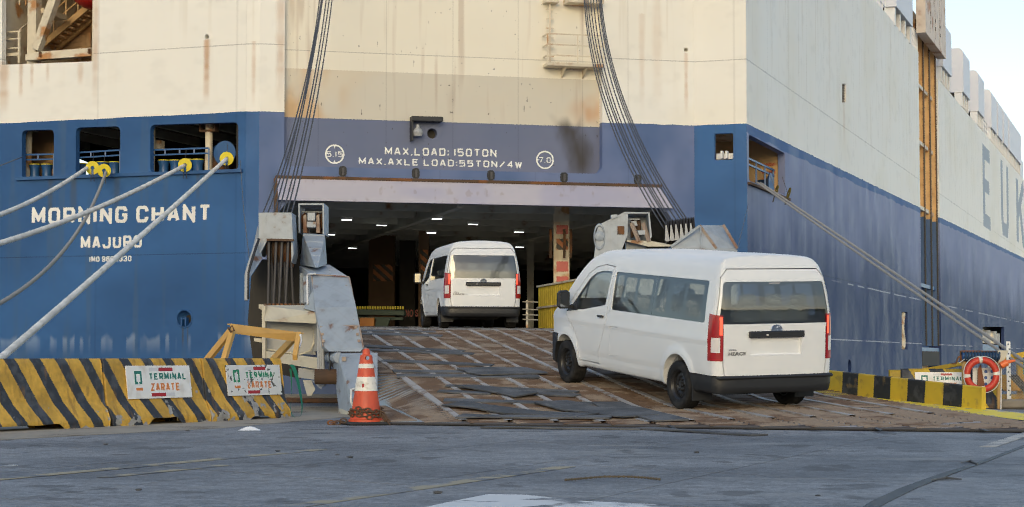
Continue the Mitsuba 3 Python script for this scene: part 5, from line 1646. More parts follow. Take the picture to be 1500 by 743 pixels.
for x0, x1, x2 in ((459, 416, 385), (463, 421, 392), (466, 424, 401), (469, 428.5, 408), (473, 436, 414.5), (478, 440.5, 420), (482, 447, 427)):
    part(ship, 'hoist_cable', tube(quad_px((x0 + (x0 - x1) * .36, -80), (x1, 230), (x2, 313), 54.5, 34.6), .015, 6), 'cable_steel', smooth=True)
for k, (x0, x1, x2) in enumerate(((867, 895, 972), (869, 899, 978), (871, 904, 984), (880, 911, 990), (883.5, 917, 996), (886.5, 922, 1003), (890, 928, 1012), (876, 907, 987), (888.5, 925, 1008))):
    xm = x1 + (x2 - x1) * .0
    part(ship, 'hoist_cable', tube(quad_px((x0 - 10, -80), (x1, 182), (x2, 334 - (x2 - 972) * .12), 54.5, 37.9), .015, 6), 'cable_steel', smooth=True)
part(ship, 'guide_wire', tube(pts3((352, 235, 50), (357, 310, 42), (366, 385, 34)), .008, 5), 'cable_steel', smooth=True)
part(ship, 'guide_wire', tube(pts3((1096, 300, 58.5), (1081, 362, 38)), .006, 5), 'cable_steel', smooth=True)

# ------------------------------------------------------------------ mooring ropes and their guards
mat('rope_fibre', lambda p, n, uv: mix((.72, .71, .68), (.55, .54, .52), sstep(.3, .7, fbm(p.x * 6, p.y * 6, p.z * 6, 3))), rough=.85, spec=.2)
mat('grey_rope_fibre', (.30, .29, .275), rough=.85, spec=.2)


def rope(points, Y0, Y1, r, mt, label, group, pitch=.36, n=400):
    """Three-strand rope through places of the picture, nearer towards its end."""
    p = np.array(points, float)
    d = np.concatenate([[0], np.cumsum(np.hypot(*np.diff(p, axis=0).T))])
    d /= d[-1]
    if len(p) == 2:
        px = lambda t: p[0] + (p[1] - p[0]) * t
    else:
        cx, cy = np.polyfit(d, p[:, 0], 2), np.polyfit(d, p[:, 1], 2)
        px = lambda t: np.array([np.polyval(cx, t), np.polyval(cy, t)])
    C = np.array([at(*px(t), 1 / (1 / Y0 + (1 / Y1 - 1 / Y0) * t)) for t in np.linspace(0, 1, 60)])
    L = np.concatenate([[0], np.cumsum(np.linalg.norm(np.diff(C, axis=0), axis=1))])
    m = max(40, int(L[-1] / pitch * 9))
    u = np.linspace(0, L[-1], m)
    Q = np.stack([np.interp(u, L, C[:, k]) for k in range(3)], 1)
    tg = np.gradient(Q, axis=0)
    tg /= np.linalg.norm(tg, axis=1, keepdims=True)
    a = np.cross(tg, [0, 0, 1.0])
    a /= np.linalg.norm(a, axis=1, keepdims=True)
    b = np.cross(tg, a)
    ms = []
    for k in range(3):
        ph = 2 * np.pi * (u / pitch + k / 3)
        ms.append(tube(Q + (np.cos(ph)[:, None] * a + np.sin(ph)[:, None] * b) * r * .46, r * .60, 6))
    key = single('mooring_rope', cat(ms), mt, label, 'rope', group, smooth=True)
    return Q


GL = 'mooring lines from the stern'
rope(((127, 246), (70, 283), (0, 314), (-60, 334)), 57.6, 40, .060, 'rope_fibre', 'pale mooring rope running left from the leftmost yellow disc, above the ship name', GL)
rope(((156, 250), (140, 290), (95, 365), (45, 415), (-30, 459)), 57.8, 36, .046, 'grey_rope_fibre', 'greyer slack mooring rope curving down left across the ship name', GL)
rope(((271, 242), (190, 284), (100, 322), (0, 356), (-80, 378)), 57.0, 36, .062, 'rope_fibre', 'pale mooring rope crossing the first word of the ship name', GL)
rope(((332, 232), (270, 290), (200, 352), (110, 430), (8, 519), (-10, 535)), 56.6, 28, .060, 'rope_fibre', 'thick pale mooring rope from the rightmost yellow disc down behind the striped barrier', GL)
single('mooring_wire', tube(pts3((33, 230, 58.2), (0, 243, 50), (-30, 252, 45)), .014, 5), 'cable_steel', 'thin dark line at the left edge from the leftmost mooring opening', 'wire')
GR = 'mooring lines from the starboard corner'
rope(((1112, 271), (1157, 292), (1216, 334), (1280, 381), (1378, 447), (1483, 519), (1530, 547)), 60.2, 33, .032, 'grey_rope_fibre', 'upper of the two grey mooring ropes sloping right from the corner window', GR)
rope(((1108, 269), (1150, 293), (1209, 337), (1276, 385), (1376, 453), (1480, 526), (1530, 557)), 60.0, 32.8, .030, 'grey_rope_fibre', 'lower of the two grey mooring ropes sloping right from the corner window', GR)
# the quay bollards that hold them stand outside the picture


def rat_guard(px, py, Y, toward, r, mt, label, group):
    c = at(px, py, Y)
    z = unit(np.asarray(toward) - c)
    x = unit(np.cross([0, 0, 1], z))
    y = np.cross(z, x)
    g = Point(0, 0).buffer(r, quad_segs=10).difference(sbox(-.035, -r * 1.2, .035, .04)).difference(Point(0, 0).buffer(.06))
    m = place(prism(g, .02), basis(c, x, y, z))
    root = thing('rat_guard', label, 'rat guard', group)
    part(root, 'disc', m, mt)
    part(root, 'cord', tube([c + y * .04 - z * .06, c + y * .45 - z * .35], .008, 5), 'cable_steel')
    for s in (-1, 1):
        part(root, 'tie', tube([c + x * .04 * s - y * r, c + x * .05 * s - y * (r + .21)], .012, 5), 'cable_steel')


GG = 'yellow discs on the stern ropes'
for px, py, Y, tw, lab in ((135.5, 246, 57.6, (60, 288, 45), 'leftmost round yellow rat guard on a mooring rope'), (152.5, 250, 57.4, (100, 360, 45), 'second yellow rat guard from the left, overlapping the leftmost one'), (271, 242, 56.8, (190, 284, 45), 'third round yellow rat guard, by the left part of the wide mooring opening'), (332, 232.5, 56.4, (270, 290, 45), 'rightmost round yellow rat guard, in front of the blue drum')):
    rat_guard(px, py, Y, at(*tw), .21, 'yellow_disc', lab, GG)
mat('olive_disc', (.14, .11, .02), rough=.6)
for px, py, lab in ((1137, 279, 'left one of two edge-on mustard rat guards outside the corner window'), (1155, 283, 'right one of two edge-on mustard rat guards outside the corner window')):
    rat_guard(px, py, 60.3, at(px, py, 60.3) + np.array([1, .12, -.3]), .19, 'olive_disc', lab, 'mustard discs on the starboard ropes')

# ------------------------------------------------------------------ concrete barriers
def stripes(period, duty, slant, shift, wear, yellow=(.66, .38, .05)):
    """Painted stripes in barrier coordinates (uv: along, up), chipped to bare concrete low down."""
    def fn(p, n, uv):
        x, z = uv.x, uv.y
        edge = .012 * (noise(x * 60, z * 60) - .5)
        t = (x + slant * z + edge + shift) / period
        t = t - dr.floor(t)
        y = mix(yellow, [c * .72 for c in yellow], sstep(.4, .75, fbm(x * 3 + shift, z * 3, 2, 4)))
        k = mix((.030, .033, .040), (.07, .075, .085), sstep(.45, .8, fbm(x * 9, z * 9, 4, 4)))
        c = dr.select(t < duty, k, y)
        c = mix(c, (.20, .10, .03), .5 * sstep(.62, .85, fbm(x * 14, z * 4, 8, 3)))
        chip = fbm(x * 7 + shift * 5, z * 9, 5, 4) - .52 * (z - .08) - .10 + wear
        bare = mix((.42, .40, .36), (.24, .23, .21), fbm(x * 20, z * 20, 6, 3))
        c = mix(c, bare, sstep(.52, .56, chip))
        return c * (.82 + .3 * fbm(x * 25, z * 25, 9, 3))
    return fn


def profile_mesh(prof, L, step, seed, rough_=.012, notch=None):
    """A cast block: profile (w, z) swept along x, with worn edges; uv = (along, up)."""
    P = np.array(prof, float)
    q = [P[0]]
    for a, b in zip(P[:-1], P[1:]):
        k = max(1, int(np.ceil(np.linalg.norm(b - a) / step)))
        q += [a + (b - a) * (i + 1) / k for i in range(k)]
    q = np.array(q)
    nx = int(L / step) + 1
    xs = np.linspace(0, L, nx)
    V = np.zeros((nx, len(q), 3))
    V[..., 0] = xs[:, None]
    V[..., 1], V[..., 2] = q[None, :, 0], q[None, :, 1]
    U = V[..., [0, 2]].copy()
    nn = meshkit.fbm(V * np.array([5, 5, 5]) + seed * 13.7, 4, seed) - .5
    low_ = np.clip((.26 - V[..., 2]) / .26, 0, 1)
    cx = np.array([0, 0, .35])
    ctr = np.stack([np.full_like(V[..., 0], L / 2), np.zeros_like(V[..., 0]), np.full_like(V[..., 0], .4)], -1)
    d = V - ctr
    d[..., 0] = np.where(np.abs(d[..., 0]) > L / 2 - .05, d[..., 0], 0)
    d /= np.linalg.norm(d, axis=-1, keepdims=True) + 1e-9
    V = V + d * (nn * (rough_ * .5 + .09 * low_ ** 2))[..., None]
    if notch:
        a, b, h = notch
        m = (np.clip((xs - a) / .12, 0, 1) * np.clip((b - xs) / .12, 0, 1))[:, None]
        V[..., 2] = np.maximum(V[..., 2], np.minimum(V[..., 2] + 9, h * m * (.7 + .6 * (nn + .5))) * (V[..., 2] < .2) + V[..., 2] * (V[..., 2] >= .2))
    V[..., 2] = np.maximum(V[..., 2], 0.002)
    m_ = len(q)
    i, j = np.meshgrid(np.arange(nx - 1), np.arange(m_ - 1), indexing='ij')
    f = np.stack([i * m_ + j, (i + 1) * m_ + j, (i + 1) * m_ + j + 1, i * m_ + j + 1], -1).reshape(-1, 4)
    f = np.vstack([f[:, [0, 1, 2]], f[:, [0, 2, 3]]])
    # end caps as fans
    c0 = len(V.reshape(-1, 3))
    Vf = np.vstack([V.reshape(-1, 3), [[0, 0, .4], [L, 0, .4]]])
    Uf = np.vstack([U.reshape(-1, 2), [[0, .4], [L, .4]]])
    k = np.arange(m_ - 1)
    f = np.vstack([f, np.stack([np.full(m_ - 1, c0), k + 1, k], 1)[:, ::-1] * 1, np.stack([np.full(m_ - 1, c0 + 1), (nx - 1) * m_ + k, (nx - 1) * m_ + k + 1], 1)])
    return trimesh.Trimesh(Vf, f, process=False), Uf


JERSEY = [(.30, 0), (.30, .10), (.185, .34), (.115, .86), (.09, .92), (-.09, .92), (-.115, .86), (-.185, .34), (-.30, .10), (-.30, 0)][::-1]
mat('sign_board', lambda p, n, uv: mix((.78, .78, .76), (.66, .63, .58), sstep(.5, .8, fbm(p.x * 6, p.z * 6, p.y * 6, 4))), rough=.5)
mat('worn_sign_board', lambda p, n, uv: mix((.68, .68, .66), (.10, .10, .09), sstep(.68, .70, fbm(p.x * 16 + p.y * 12, p.z * 20, 3, 4))), rough=.5)


def worn_paint(color, keep):
    def fn(p, n, uv):
        return mix((.70, .70, .68), color, sstep(.60 - keep * .45, .64 - keep * .45, fbm((p.x + p.y * .8) * 17, p.z * 17, 5, 4)))
    return fn


mat('sign_green', worn_paint((.018, .16, .13), 1.0), rough=.5)
mat('sign_green_worn', worn_paint((.018, .20, .10), .75), rough=.5)
mat('sign_orange', worn_paint((.62, .20, .05), .95), rough=.5)
mat('sign_orange_worn', worn_paint((.62, .20, .05), .65), rough=.5)
mat('reflector_red', (.36, .012, .022), rough=.4)
mat('reflector_silver', (.60, .60, .62), rough=.4)
BD = unit([.473, .881, 0])
BN = np.array([BD[1], -BD[0], 0])
B0 = np.array([-6.37, 23.36, 0])


def barrier(t0, t1, shift, wear, seed, label, notch=None, group=None, o=None, d=None, yellow=(.66, .38, .05), period=.47, slant=.62, H=.92, duty=.42):
    d = BD if d is None else d
    n = np.array([d[1], -d[0], 0])
    o = (B0 if o is None else o) + d * t0 - n * .30
    L = t1 - t0
    prof = [(w, z * H / .92) for w, z in JERSEY]
    m, uv = profile_mesh(prof, L, .035, seed, notch=notch)
    M = basis(o, d, n, [0, 0, 1]) if np.dot(np.cross(d, n), [0, 0, 1]) > 0 else basis(o, d, n, [0, 0, 1])
    root = thing('concrete_barrier', label, 'barrier', group)
    mn = f'stripe_paint_{seed}'
    mat(mn, stripes(period, duty, slant, shift, wear, yellow), rough=.6, bump=lambda p, n_, uv_: .004 * fbm(p.x * 40, p.y * 40, p.z * 40, 2))
    part(root, 'block', place(m, M), mn, smooth=True, uv=uv)
    return root, (lambda x, z, off: M @ np.array([x, 0, 0, 1.0]) if False else (o + d * x + np.array([0, 0, z]) + n * off)), n, d


def slope_frame(P, n, d, x, z0=.34, z1=.86, w0=.185, w1=.115):
    """Axes of the barrier's upper face at x: origin at its foot, right along the barrier, up the slope."""
    a, b = P(x, z0, w0), P(x, z1, w1)
    up = unit(b - a)
    return a, d, up, unit(np.cross(d, up))


def terminal_sign(root, P, n, d, x0, x1, zb, zt, worn):
    o, r, up, nn = slope_frame(P, n, d, x0)
    w, h = x1 - x0, zt - zb
    o = o + up * (zb - .34) + nn * .016
    s = part(root, 'sign', place(trimesh.creation.box([w, h, .012]), basis(o + r * w / 2 + up * h / 2, r, up, nn)), 'worn_sign_board' if worn else 'sign_board', label='white sign with green and orange lettering' + (', heavily flaked' if worn else ''))
    g, og = ('sign_green_worn', 'sign_orange_worn') if worn else ('sign_green', 'sign_orange')

    def put(poly, fx, fz, mt, name, off=.0065):
        part(root + '__sign' if False else s, name, place(prism(poly, .003), basis(o + r * (fx * w) + up * (fz * h) + nn * off, r, up, nn)), mt)
    u = h
    logo = sbox(0, 0, .33 * u, .40 * u).difference(sbox(.07 * u, -.01, .26 * u, .31 * u)).union(sbox(.069 * u, 0, .13 * u, .07 * u)).union(sbox(.20 * u, 0, .261 * u, .07 * u))
    put(logo, .12, .44, g, 'logo')
    put(sbox(0, 0, .30 * u, .085 * u), .13, .245, og, 'logo_bar')
    for txt, fx, fz, fw, fh, mt in (('TERMINAL', .35, .55, .57, .235, g), ('ZARATE', .35, .225, .45, .235, og)):
        t = block_text(txt, fw * w, fh * h, .003, stroke=.26, cw=.56, gap=.26)
        part(s, 'lettering', place(t, basis(o + r * (fx * w) + up * (fz * h) + nn * .0065, r, up, nn)), mt)
    for fx, fz, wr in ((.50, .83, .22), (.36, .055, .22)):
        put(sbox(0, 0, wr * w, .105 * h), fx, fz, 'reflector_red', 'red_reflector')
    for fx, fz in ((.35, .83), (.58, .055)):
        put(sbox(0, 0, .145 * w, .105 * h), fx, fz, 'reflector_silver', 'white_reflector')


GB = 'striped barriers in a row at the left'
barrier(-2.4, 2.06, .10, -.05, 1, 'yellow and black striped concrete barrier at the left edge, without a sign', notch=(.62 + 1.45, 3.55, .07), group=GB)
b2 = barrier(2.09, 4.24, .02, .03, 2, 'yellow and black striped concrete barrier with the clean white sign', notch=(.75, 1.5, .09), group=GB)
b3 = barrier(4.27, 6.25, .28, .11, 3, 'chipped yellow and black concrete barrier with the flaked white sign', notch=(.9, 1.5, .05), group=GB)


def bar_x(px, t0, zc=.6, off=.15):
    """Where along a barrier a place of the picture falls."""
    best = None
    for x in np.linspace(-1, 4, 1500):
        p = B0 + BD * (t0 + x) - BN * .30 + BN * off
        if abs(p[0] / (p[1]) - (px - 750) / F_PX / math.cos(PITCH) * 1.0) < 3e-4:
            best = x
            break
    return best


x0, x1 = bar_x(187, 2.09), bar_x(280, 2.09)
terminal_sign(b2[0], b2[1], b2[2], b2[3], x0, x1, .36, .82, False)
x0, x1 = bar_x(333, 4.27), bar_x(411.5, 4.27)
terminal_sign(b3[0], b3[1], b3[2], b3[3], x0, x1, .36, .82, True)

# yellow steel trestle lying on the barrier
mat('trestle_yellow', rusty((.62, .36, .10), .4, (.28, .12, .04)), rough=.55)
tr = thing('steel_trestle', 'rusty yellow steel trestle standing behind and over the third striped barrier', 'trestle')
part(tr, 'top_beam', hullm(pts3((336, 474.5, 28.6), (441, 488, 29.6), (438, 501, 29.6), (340, 488.5, 28.6), (336, 474.5, 28.75), (441, 488, 29.75), (438, 501, 29.75), (340, 488.5, 28.75))), 'trestle_yellow')
part(tr, 'top_flange', bar(at(336, 475, 28.68), at(441.5, 488.5, 29.68), .12, .015), 'trestle_yellow')
for a, b in (((339, 484, 28.9), (303, 528, 29.4)), ((341, 484, 28.5), (326, 534, 28.0)), ((430, 496, 29.9), (397, 531, 30.4)), ((438, 490, 29.4), (432, 524, 28.9))):
    part(tr, 'leg', bar(at(*a), at(*b) + np.array([0, 0, -.35]) * 0, .07, .10), 'trestle_yellow')
part(tr, 'lashing', tube(pts3((334, 480, 28.4), (338, 486, 28.35), (343, 484, 28.35), (340, 477, 28.4), (335, 483, 28.35)), .014, 6), 'rusted_steel', smooth=True)
part(tr, 'lashing', tube(pts3((440, 490, 29.3), (441, 500, 29.25), (438, 510, 29.1), (436, 500, 29.2)), .018, 6), 'white_steel', smooth=True)
part(tr, 'shoe', slab([(321, 533), (329, 532), (332, 545), (324, 552)], 27.95, .02), 'rusted_steel')
# green strap
mat('strap_green', (.008, .14, .085), rough=.7)
sp_ = pts3((424, 534, 29.0), (428, 534.5, 28.95), (433, 545, 28.9), (440, 575, 28.85), (443.5, 600, 28.7), (440, 612, 28.5), (432, 613, 28.4), (424.5, 604, 28.5), (427, 585, 28.7), (427.5, 560, 28.85), (425, 537, 28.95))
Q = np.array(sp_)
tt = np.linspace(0, 1, len(Q))
uu = np.linspace(0, 1, 60)
Q = np.stack([np.interp(uu, tt, Q[:, k]) for k in range(3)], 1)
Q = np.stack([np.convolve(np.pad(Q[:, k], 3, mode='edge'), np.ones(7) / 7, 'valid') for k in range(3)], 1)
w3 = np.stack([np.cos(uu * 5) * .02 + .015, np.sin(uu * 5) * .02, np.zeros_like(uu)], 1)
Vs = np.vstack([Q - w3, Q + w3])
Vs = np.vstack([Vs, Vs + np.array([.0, .004, 0])])
n = len(Q)
k = np.arange(n - 1)
qs = np.vstack([np.stack([k, k + n, k + n + 1, k + 1], 1), np.stack([k, k + n, k + n + 1, k + 1], 1)[:, ::-1] + 2 * n])
single('lashing_strap', trimesh.Trimesh(Vs, np.vstack([qs[:, [0, 1, 2]], qs[:, [0, 2, 3]]]), process=False), 'strap_green', 'green webbing strap hanging in a loop from the right end of the flaked-sign barrier', 'strap', smooth=True)

# ------------------------------------------------------------------ traffic cone and its chain
mat('cone_orange', lambda p, n, uv: mix((.62, .085, .030), (.50, .075, .035), fbm(p.x * 12, p.y * 12, p.z * 8, 4)) * (.88 + .2 * fbm(p.x * 30, p.y * 30, p.z * 9, 3)), rough=.5)
mat('cone_white', lambda p, n, uv: mix((.70, .68, .62), (.50, .46, .38), sstep(.5, .75, fbm(p.x * 14, p.y * 14, p.z * 14, 4))), rough=.45)
mat('cone_base', (.030, .030, .033), rough=.8)
cone = thing('traffic_cone', 'orange traffic cone with two white bands and a rusty chain round its foot', 'cone')
C0 = on_ground(536, 622.5)
z2r = lambda z: np.interp(z, [.05, .20, .92, .98], [.225, .198, .088, .08])


def ring(z0, z1, add, n=40):
    zs_ = np.linspace(z0, z1, 6)
    return lathe([(0, z0)] + [(float(z2r(z)) + add, z) for z in zs_] + [(0, z1)], n)


def atc(m):
    m = m.copy()
    m.apply_translation(C0)
    return m


cm = lathe([(0, .04), (.245, .04), (.245, .075), (.225, .085), (.198, .20), (.088, .92), (.084, .96), (.055, .975), (.05, 1.03), (.035, 1.055), (0, 1.06)], 44)
hole_ = man(place(trimesh.creation.cylinder(.030, .3, sections=24), basis([.02, -.05, .925], [1, 0, 0], [0, 0, 1], [0, -1, 0])))
inner_ = man(lathe([(0, .0), (.205, .0), (.18, .20), (.070, .92), (.06, .94), (0, .945)], 30))
part(cone, 'body', atc(tri(man(cm) - inner_ - hole_)), 'cone_orange', smooth=35)
part(cone, 'white_band', atc(ring(.47, .665, .0035)), 'cone_white', smooth=35)
part(cone, 'white_band', atc(ring(.785, .845, .0035)), 'cone_white', smooth=35)
bs = place(rounded([.60, .60, .045], .02), np.eye(4))
bs.apply_transform(trimesh.transformations.rotation_matrix(.35, [0, 0, 1]))
bs.apply_translation(C0 + np.array([0, 0, .0235]))
part(cone, 'base', bs, 'cone_base')
part(cone, 'scuff', atc(place(rounded([.03, .006, .05], .002), basis([-.03, -.150, .545], [1, 0, 0], [0, 1, 0], [0, 0, 1]))), 'reflector_red')
ch = thing('chain', 'rusty steel chain looped round the foot of the orange cone', 'chain')
lk = trimesh.creation.torus(.030, .0095, 16, 8)
lk.vertices[:, 0] *= 1.45
for loop, (zc, ra) in enumerate(((.165, .222), (.205, .214), (.135, .235))):
    nl = 20 if loop < 2 else 9
    for k in range(nl):
        a = 2 * np.pi * k / 20 + loop * .5 - (2.9 if loop == 2 else 0)
        c = C0 + np.array([ra * math.cos(a), ra * math.sin(a), zc + .022 * math.sin(3 * a + loop)])
        x = np.array([-math.sin(a), math.cos(a), 0])
        r_ = np.array([math.cos(a), math.sin(a), 0])
        s = 1 if k % 2 else 0
        y, z = (r_, np.array([0, 0, 1])) if s else (np.array([0, 0, 1]), -r_)
        part(ch, 'link', place(lk, basis(c, x, y, z)), 'rusted_steel', smooth=True)
for k in range(6):
    c = C0 + np.array([.24 + .018 * k, -.12 - .01 * k, .15 - .024 * k])
    part(ch, 'link', place(lk, basis(c, unit([.6, -.1, -.8]), *((unit([0, 1, -.12]), unit(np.cross(unit([.6, -.1, -.8]), unit([0, 1, -.12])))) if k % 2 else (unit(np.cross([0, 1, 0], unit([.6, -.1, -.8]))), np.array([0, 1.0, 0]))))), 'rusted_steel', smooth=True)
for k in range(5):
    part(ch, 'link', place(lk, basis(C0 + np.array([-.30 - .045 * k, -.12 + .02 * k, .06 - .005 * k if k < 2 else .03]), [1, 0, 0], *(([0, 1, 0], [0, 0, 1]) if k % 2 else ([0, 0, 1], [0, -1, 0])))), 'rusted_steel', smooth=True)

# ------------------------------------------------------------------ rubber mats on the ramp
mat('mat_rubber', lambda p, n, uv: mix((.055, .058, .064), (.105, .108, .115), sstep(.3, .75, fbm(p.x * 2.5, p.y * 2.5, 4, 4))) * (.8 + .4 * fbm(p.x * 40, p.y * 25, 2, 2)), rough=.7, spec=.35, bump=lambda p, n, uv: .003 * fbm(p.x * 40, p.y * 40, 3, 3))


def surface(x, y):
    d = (x - FP[0]) * FN[0] + (y - FP[1]) * FN[1]
    return float(ramp_z(x, y)) + .014 if d > 0 else .004


def strip_mat(a, b, w, label, lift=.0, thick=.02, bend=.0, seed=0, wave=.006, taper=1.0):
    """A strip of belting lying from one place of the picture to another."""
    def gp(q):
        p = on_ramp(*q)
        dd = (p[0] - FP[0]) * FN[0] + (p[1] - FP[1]) * FN[1]
        return p if dd > 0 else on_ground(*q)
    A_, B_ = gp(a), gp(b)
    n = max(8, int(np.linalg.norm(B_ - A_) / .12))
    d = unit((B_ - A_) * [1, 1, 0])
    e = np.array([-d[1], d[0], 0])
    r = np.random.default_rng(seed)
    ph = r.uniform(0, 6, 4)
    top_, bot = [], []
    for k in range(n + 1):
        f = k / n
        c = A_ + (B_ - A_) * f + e * bend * math.sin(math.pi * f)
        hw = w / 2 * (1 + (taper - 1) * f) * (1 + .04 * math.sin(9 * f + ph[0]))
        if k in (0, n):
            hw *= .90
        for s in (-1, 1):
            q = c + e * hw * s + e * .012 * math.sin(14 * f + ph[1] + s)
            z = surface(q[0], q[1]) + lift + wave * max(0, math.sin(5.2 * f + ph[2] + .8 * s)) ** 2
            top_.append([q[0], q[1], z + thick])
            bot.append([q[0], q[1], z])
    V = np.array(top_ + bot)
    N = len(top_)
    f = []
    for k in range(n):
        i0, i1, i2, i3 = 2 * k, 2 * k + 1, 2 * k + 2, 2 * k + 3
        f += [[i0, i2, i3, i1], [i0 + N, i1 + N, i3 + N, i2 + N], [i0, i0 + N, i2 + N, i2], [i1, i3, i3 + N, i1 + N]]
    f += [[0, 1, 1 + N, N], [N - 2, 2 * N - 2, 2 * N - 1, N - 1]]
    f = np.array(f)
    single('rubber_mat', trimesh.Trimesh(V, np.vstack([f[:, [0, 1, 2]], f[:, [0, 2, 3]]]), process=False), 'mat_rubber', label, 'mat', 'dark rubber strips lying on the ramp')


for k, (a, b, w, kw, lab) in enumerate((
    ((531, 480), (622, 482), .5, {}, 'thin dark strip at the ramp crest left of the farther van, highest of all'),
    ((530, 486.5), (638, 488), .35, {}, 'second dark strip from the top, just below the ramp crest'),
    ((529, 490.5), (647, 494), .45, {}, 'third dark strip from the top of the ramp'),
    ((534, 509), (677, 517), .42, {}, 'fourth dark strip from the top, ending left of the ramp centre'),
    ((541, 514.5), (692, 521), .36, {}, 'fifth dark strip, just below the slightly shorter one'),
    ((559, 530.5), (721, 537.5), .42, {}, 'long single dark strip halfway up the ramp'),
    ((576, 546.5), (712, 547), .40, {}, 'dark strip whose right end runs under the square patch'),
    ((581, 553.5), (790, 554.5), .42, dict(wave=.01), 'dark wavy strip just below the square patch'),
    ((704, 543.5), (738, 553.5), .95, dict(lift=.03, thick=.02), 'nearly square dark patch lying across the upper strips'),
    ((741, 543), (778, 552), .75, dict(lift=.02, thick=.02), 'worn bluish patch with a hole, right of the square one'),
    ((655, 567.5), (846, 577), .28, {}, 'narrow strip behind the curved broad strip'),
    ((642, 575.5), (720, 578.5), .30, {}, 'short strip at the left beneath the curved broad strip'),
    ((760, 577), (846, 583), .36, dict(lift=.01), 'short strip reaching right from the curved broad strip'),
    ((682, 571), (772, 585), .50, dict(lift=.03, wave=.03, bend=.1), 'broad curved strip lying on top of the upper pile'),
    ((650, 589), (880, 594.5), .34, {}, 'long straight strip through the middle of the pile'),
    ((663, 596.5), (862, 614), .55, dict(lift=.025, wave=.02), 'broad cracked strip slanting down to the right in the pile'),
    ((806, 593.5), (938, 624), .62, dict(lift=.03), 'broad strip running down to the ramp foot at the right of the pile'),
    ((888, 593.5), (985, 627), .52, dict(lift=.02), 'rightmost broad strip slanting down to the ramp foot'),
    ((673, 614.5), (896, 624), .45, dict(lift=.02), 'long strip lying near the ramp foot'),
    ((708, 627.5), (940, 630), .30, dict(lift=.0, wave=.005), 'thin strip on the quay along the ramp foot'),
    ((938, 629), (1112, 639), .30, dict(lift=.0, wave=.008), 'strip with a rounded end lying out on the quay'))):
    strip_mat(a, b, w, lab, seed=40 + k, **kw)

# ------------------------------------------------------------------ right-hand side of the ramp
def curb_fn(p, n, uv):
    t = uv.x / .985
    t = t - dr.floor(t) + .008 * (noise(uv.x * 30, uv.y * 30) - .5)
    y = mix((.66, .47, .03), (.52, .36, .03), fbm(uv.x * 3, uv.y * 5, 2, 4))
    k = mix((.018, .02, .025), (.05, .052, .06), sstep(.5, .8, fbm(uv.x * 7, uv.y * 9, 4, 4)))
    c = dr.select(t < .5, y, k)
    return mix(c, (.25, .17, .06), .5 * sstep(.6, .8, fbm(uv.x * 9, uv.y * 9, 5, 4)))


mat('curb_paint', curb_fn, rough=.55)
c0_, c1_ = on_ramp(1437, 600.5), on_ramp(1216, 572)
c1_ = c0_ + (c1_ - c0_) * 1.35
cd = unit(c1_ - c0_)
side_ = unit(np.cross(cd, [0, 0, 1]))          # to the right of the way up
cup = np.cross(side_, cd)
Lc = np.linalg.norm(c1_ - c0_)
prof = [(0, -.05), (.012, .31), (.02, .325), (.065, .325), (.075, .31), (.085, -.05)]
xs = np.linspace(0, Lc, 60)
V = np.array([[c0_ + cd * x + side_ * w + cup * z for w, z in prof] for x in xs])
U = np.array([[[x, z] for w, z in prof] for x in xs])
m_ = len(prof)
i, j = np.meshgrid(np.arange(59), np.arange(m_ - 1), indexing='ij')
f = np.stack([i * m_ + j, i * m_ + j + 1, (i + 1) * m_ + j + 1, (i + 1) * m_ + j], -1).reshape(-1, 4)
f = np.vstack([f[:, [0, 1, 2]], f[:, [0, 2, 3]], [[0, 1, 2], [0, 2, 3], [0, 3, 4], [0, 4, 5]]])
part(ramp, 'side_curb', trimesh.Trimesh(V.reshape(-1, 3), f, process=False), 'curb_paint', uv=U.reshape(-1, 2), label='low yellow and black striped curb along the right edge of the ramp')

# barrier with a sign behind it
ED = unit([.985, -.17, 0])
qb = np.array([7.13, 34.2, 0])
br_ = barrier(0, 1.72, .30, -.02, 4, 'striped concrete barrier with a half hidden sign, behind the curb at the right', o=qb, d=ED, H=.72, yellow=(.60, .40, .03), period=.62)
s_ = np.array([1340, 1413])
xx = [(at(px, 555, 34.2)[0] - qb[0]) / ED[0] for px in s_]
terminal_sign(br_[0], br_[1], br_[2], br_[3], xx[0], xx[1], .30, .66, False)
# second barrier end peeping out behind it
barrier(0, 1.5, .1, .02, 5, 'small end of a mustard barrier peeping out left of the barrier behind the curb', o=np.array([7.15, 35.4, 0]), d=ED, H=.69, yellow=(.55, .36, .03), period=2.2, duty=.12)

# ------------------------------------------------------------------ life-saving station at the quay edge
YS = 33.6
mat('ring_red', lambda p, n, uv: mix((.56, .040, .018), (.48, .045, .022), fbm(p.x * 14, p.y * 14, p.z * 14, 3)), rough=.45)
mat('post_ochre', rusty((.50, .33, .12), .5, (.25, .12, .05)), rough=.6)
mat('rail_yellow', rusty((.64, .40, .03), .25), rough=.5)
mat('net_blue', (.02, .045, .09), rough=.7)
mat('funnel_cream', (.55, .52, .42), rough=.5)
mat('float_orange', (.75, .16, .04), rough=.4)
mat('plank_brown', rusty((.20, .075, .035), .4), rough=.7)
mat('notice_white', (.68, .70, .72), rough=.5)
mat('notice_blue', (.03, .08, .30), rough=.5)
ls = thing('life_ring_stand', 'ochre posts with a cable roller, rails and a white notice beside the orange life ring', 'stand')
for x, y0 in ((1463, 528), (1412, 520)):
    b = on_ground(x, 604 if x > 1440 else 600)
    t = at(x, y0, YS)
    part(ls, 'post', tube([[t[0], YS, 0], [t[0], YS, t[2]]], .045, 10), 'post_ochre', smooth=40)
r0, r1 = at(1410, 522, YS - .1), at(1463, 522, YS - .1)
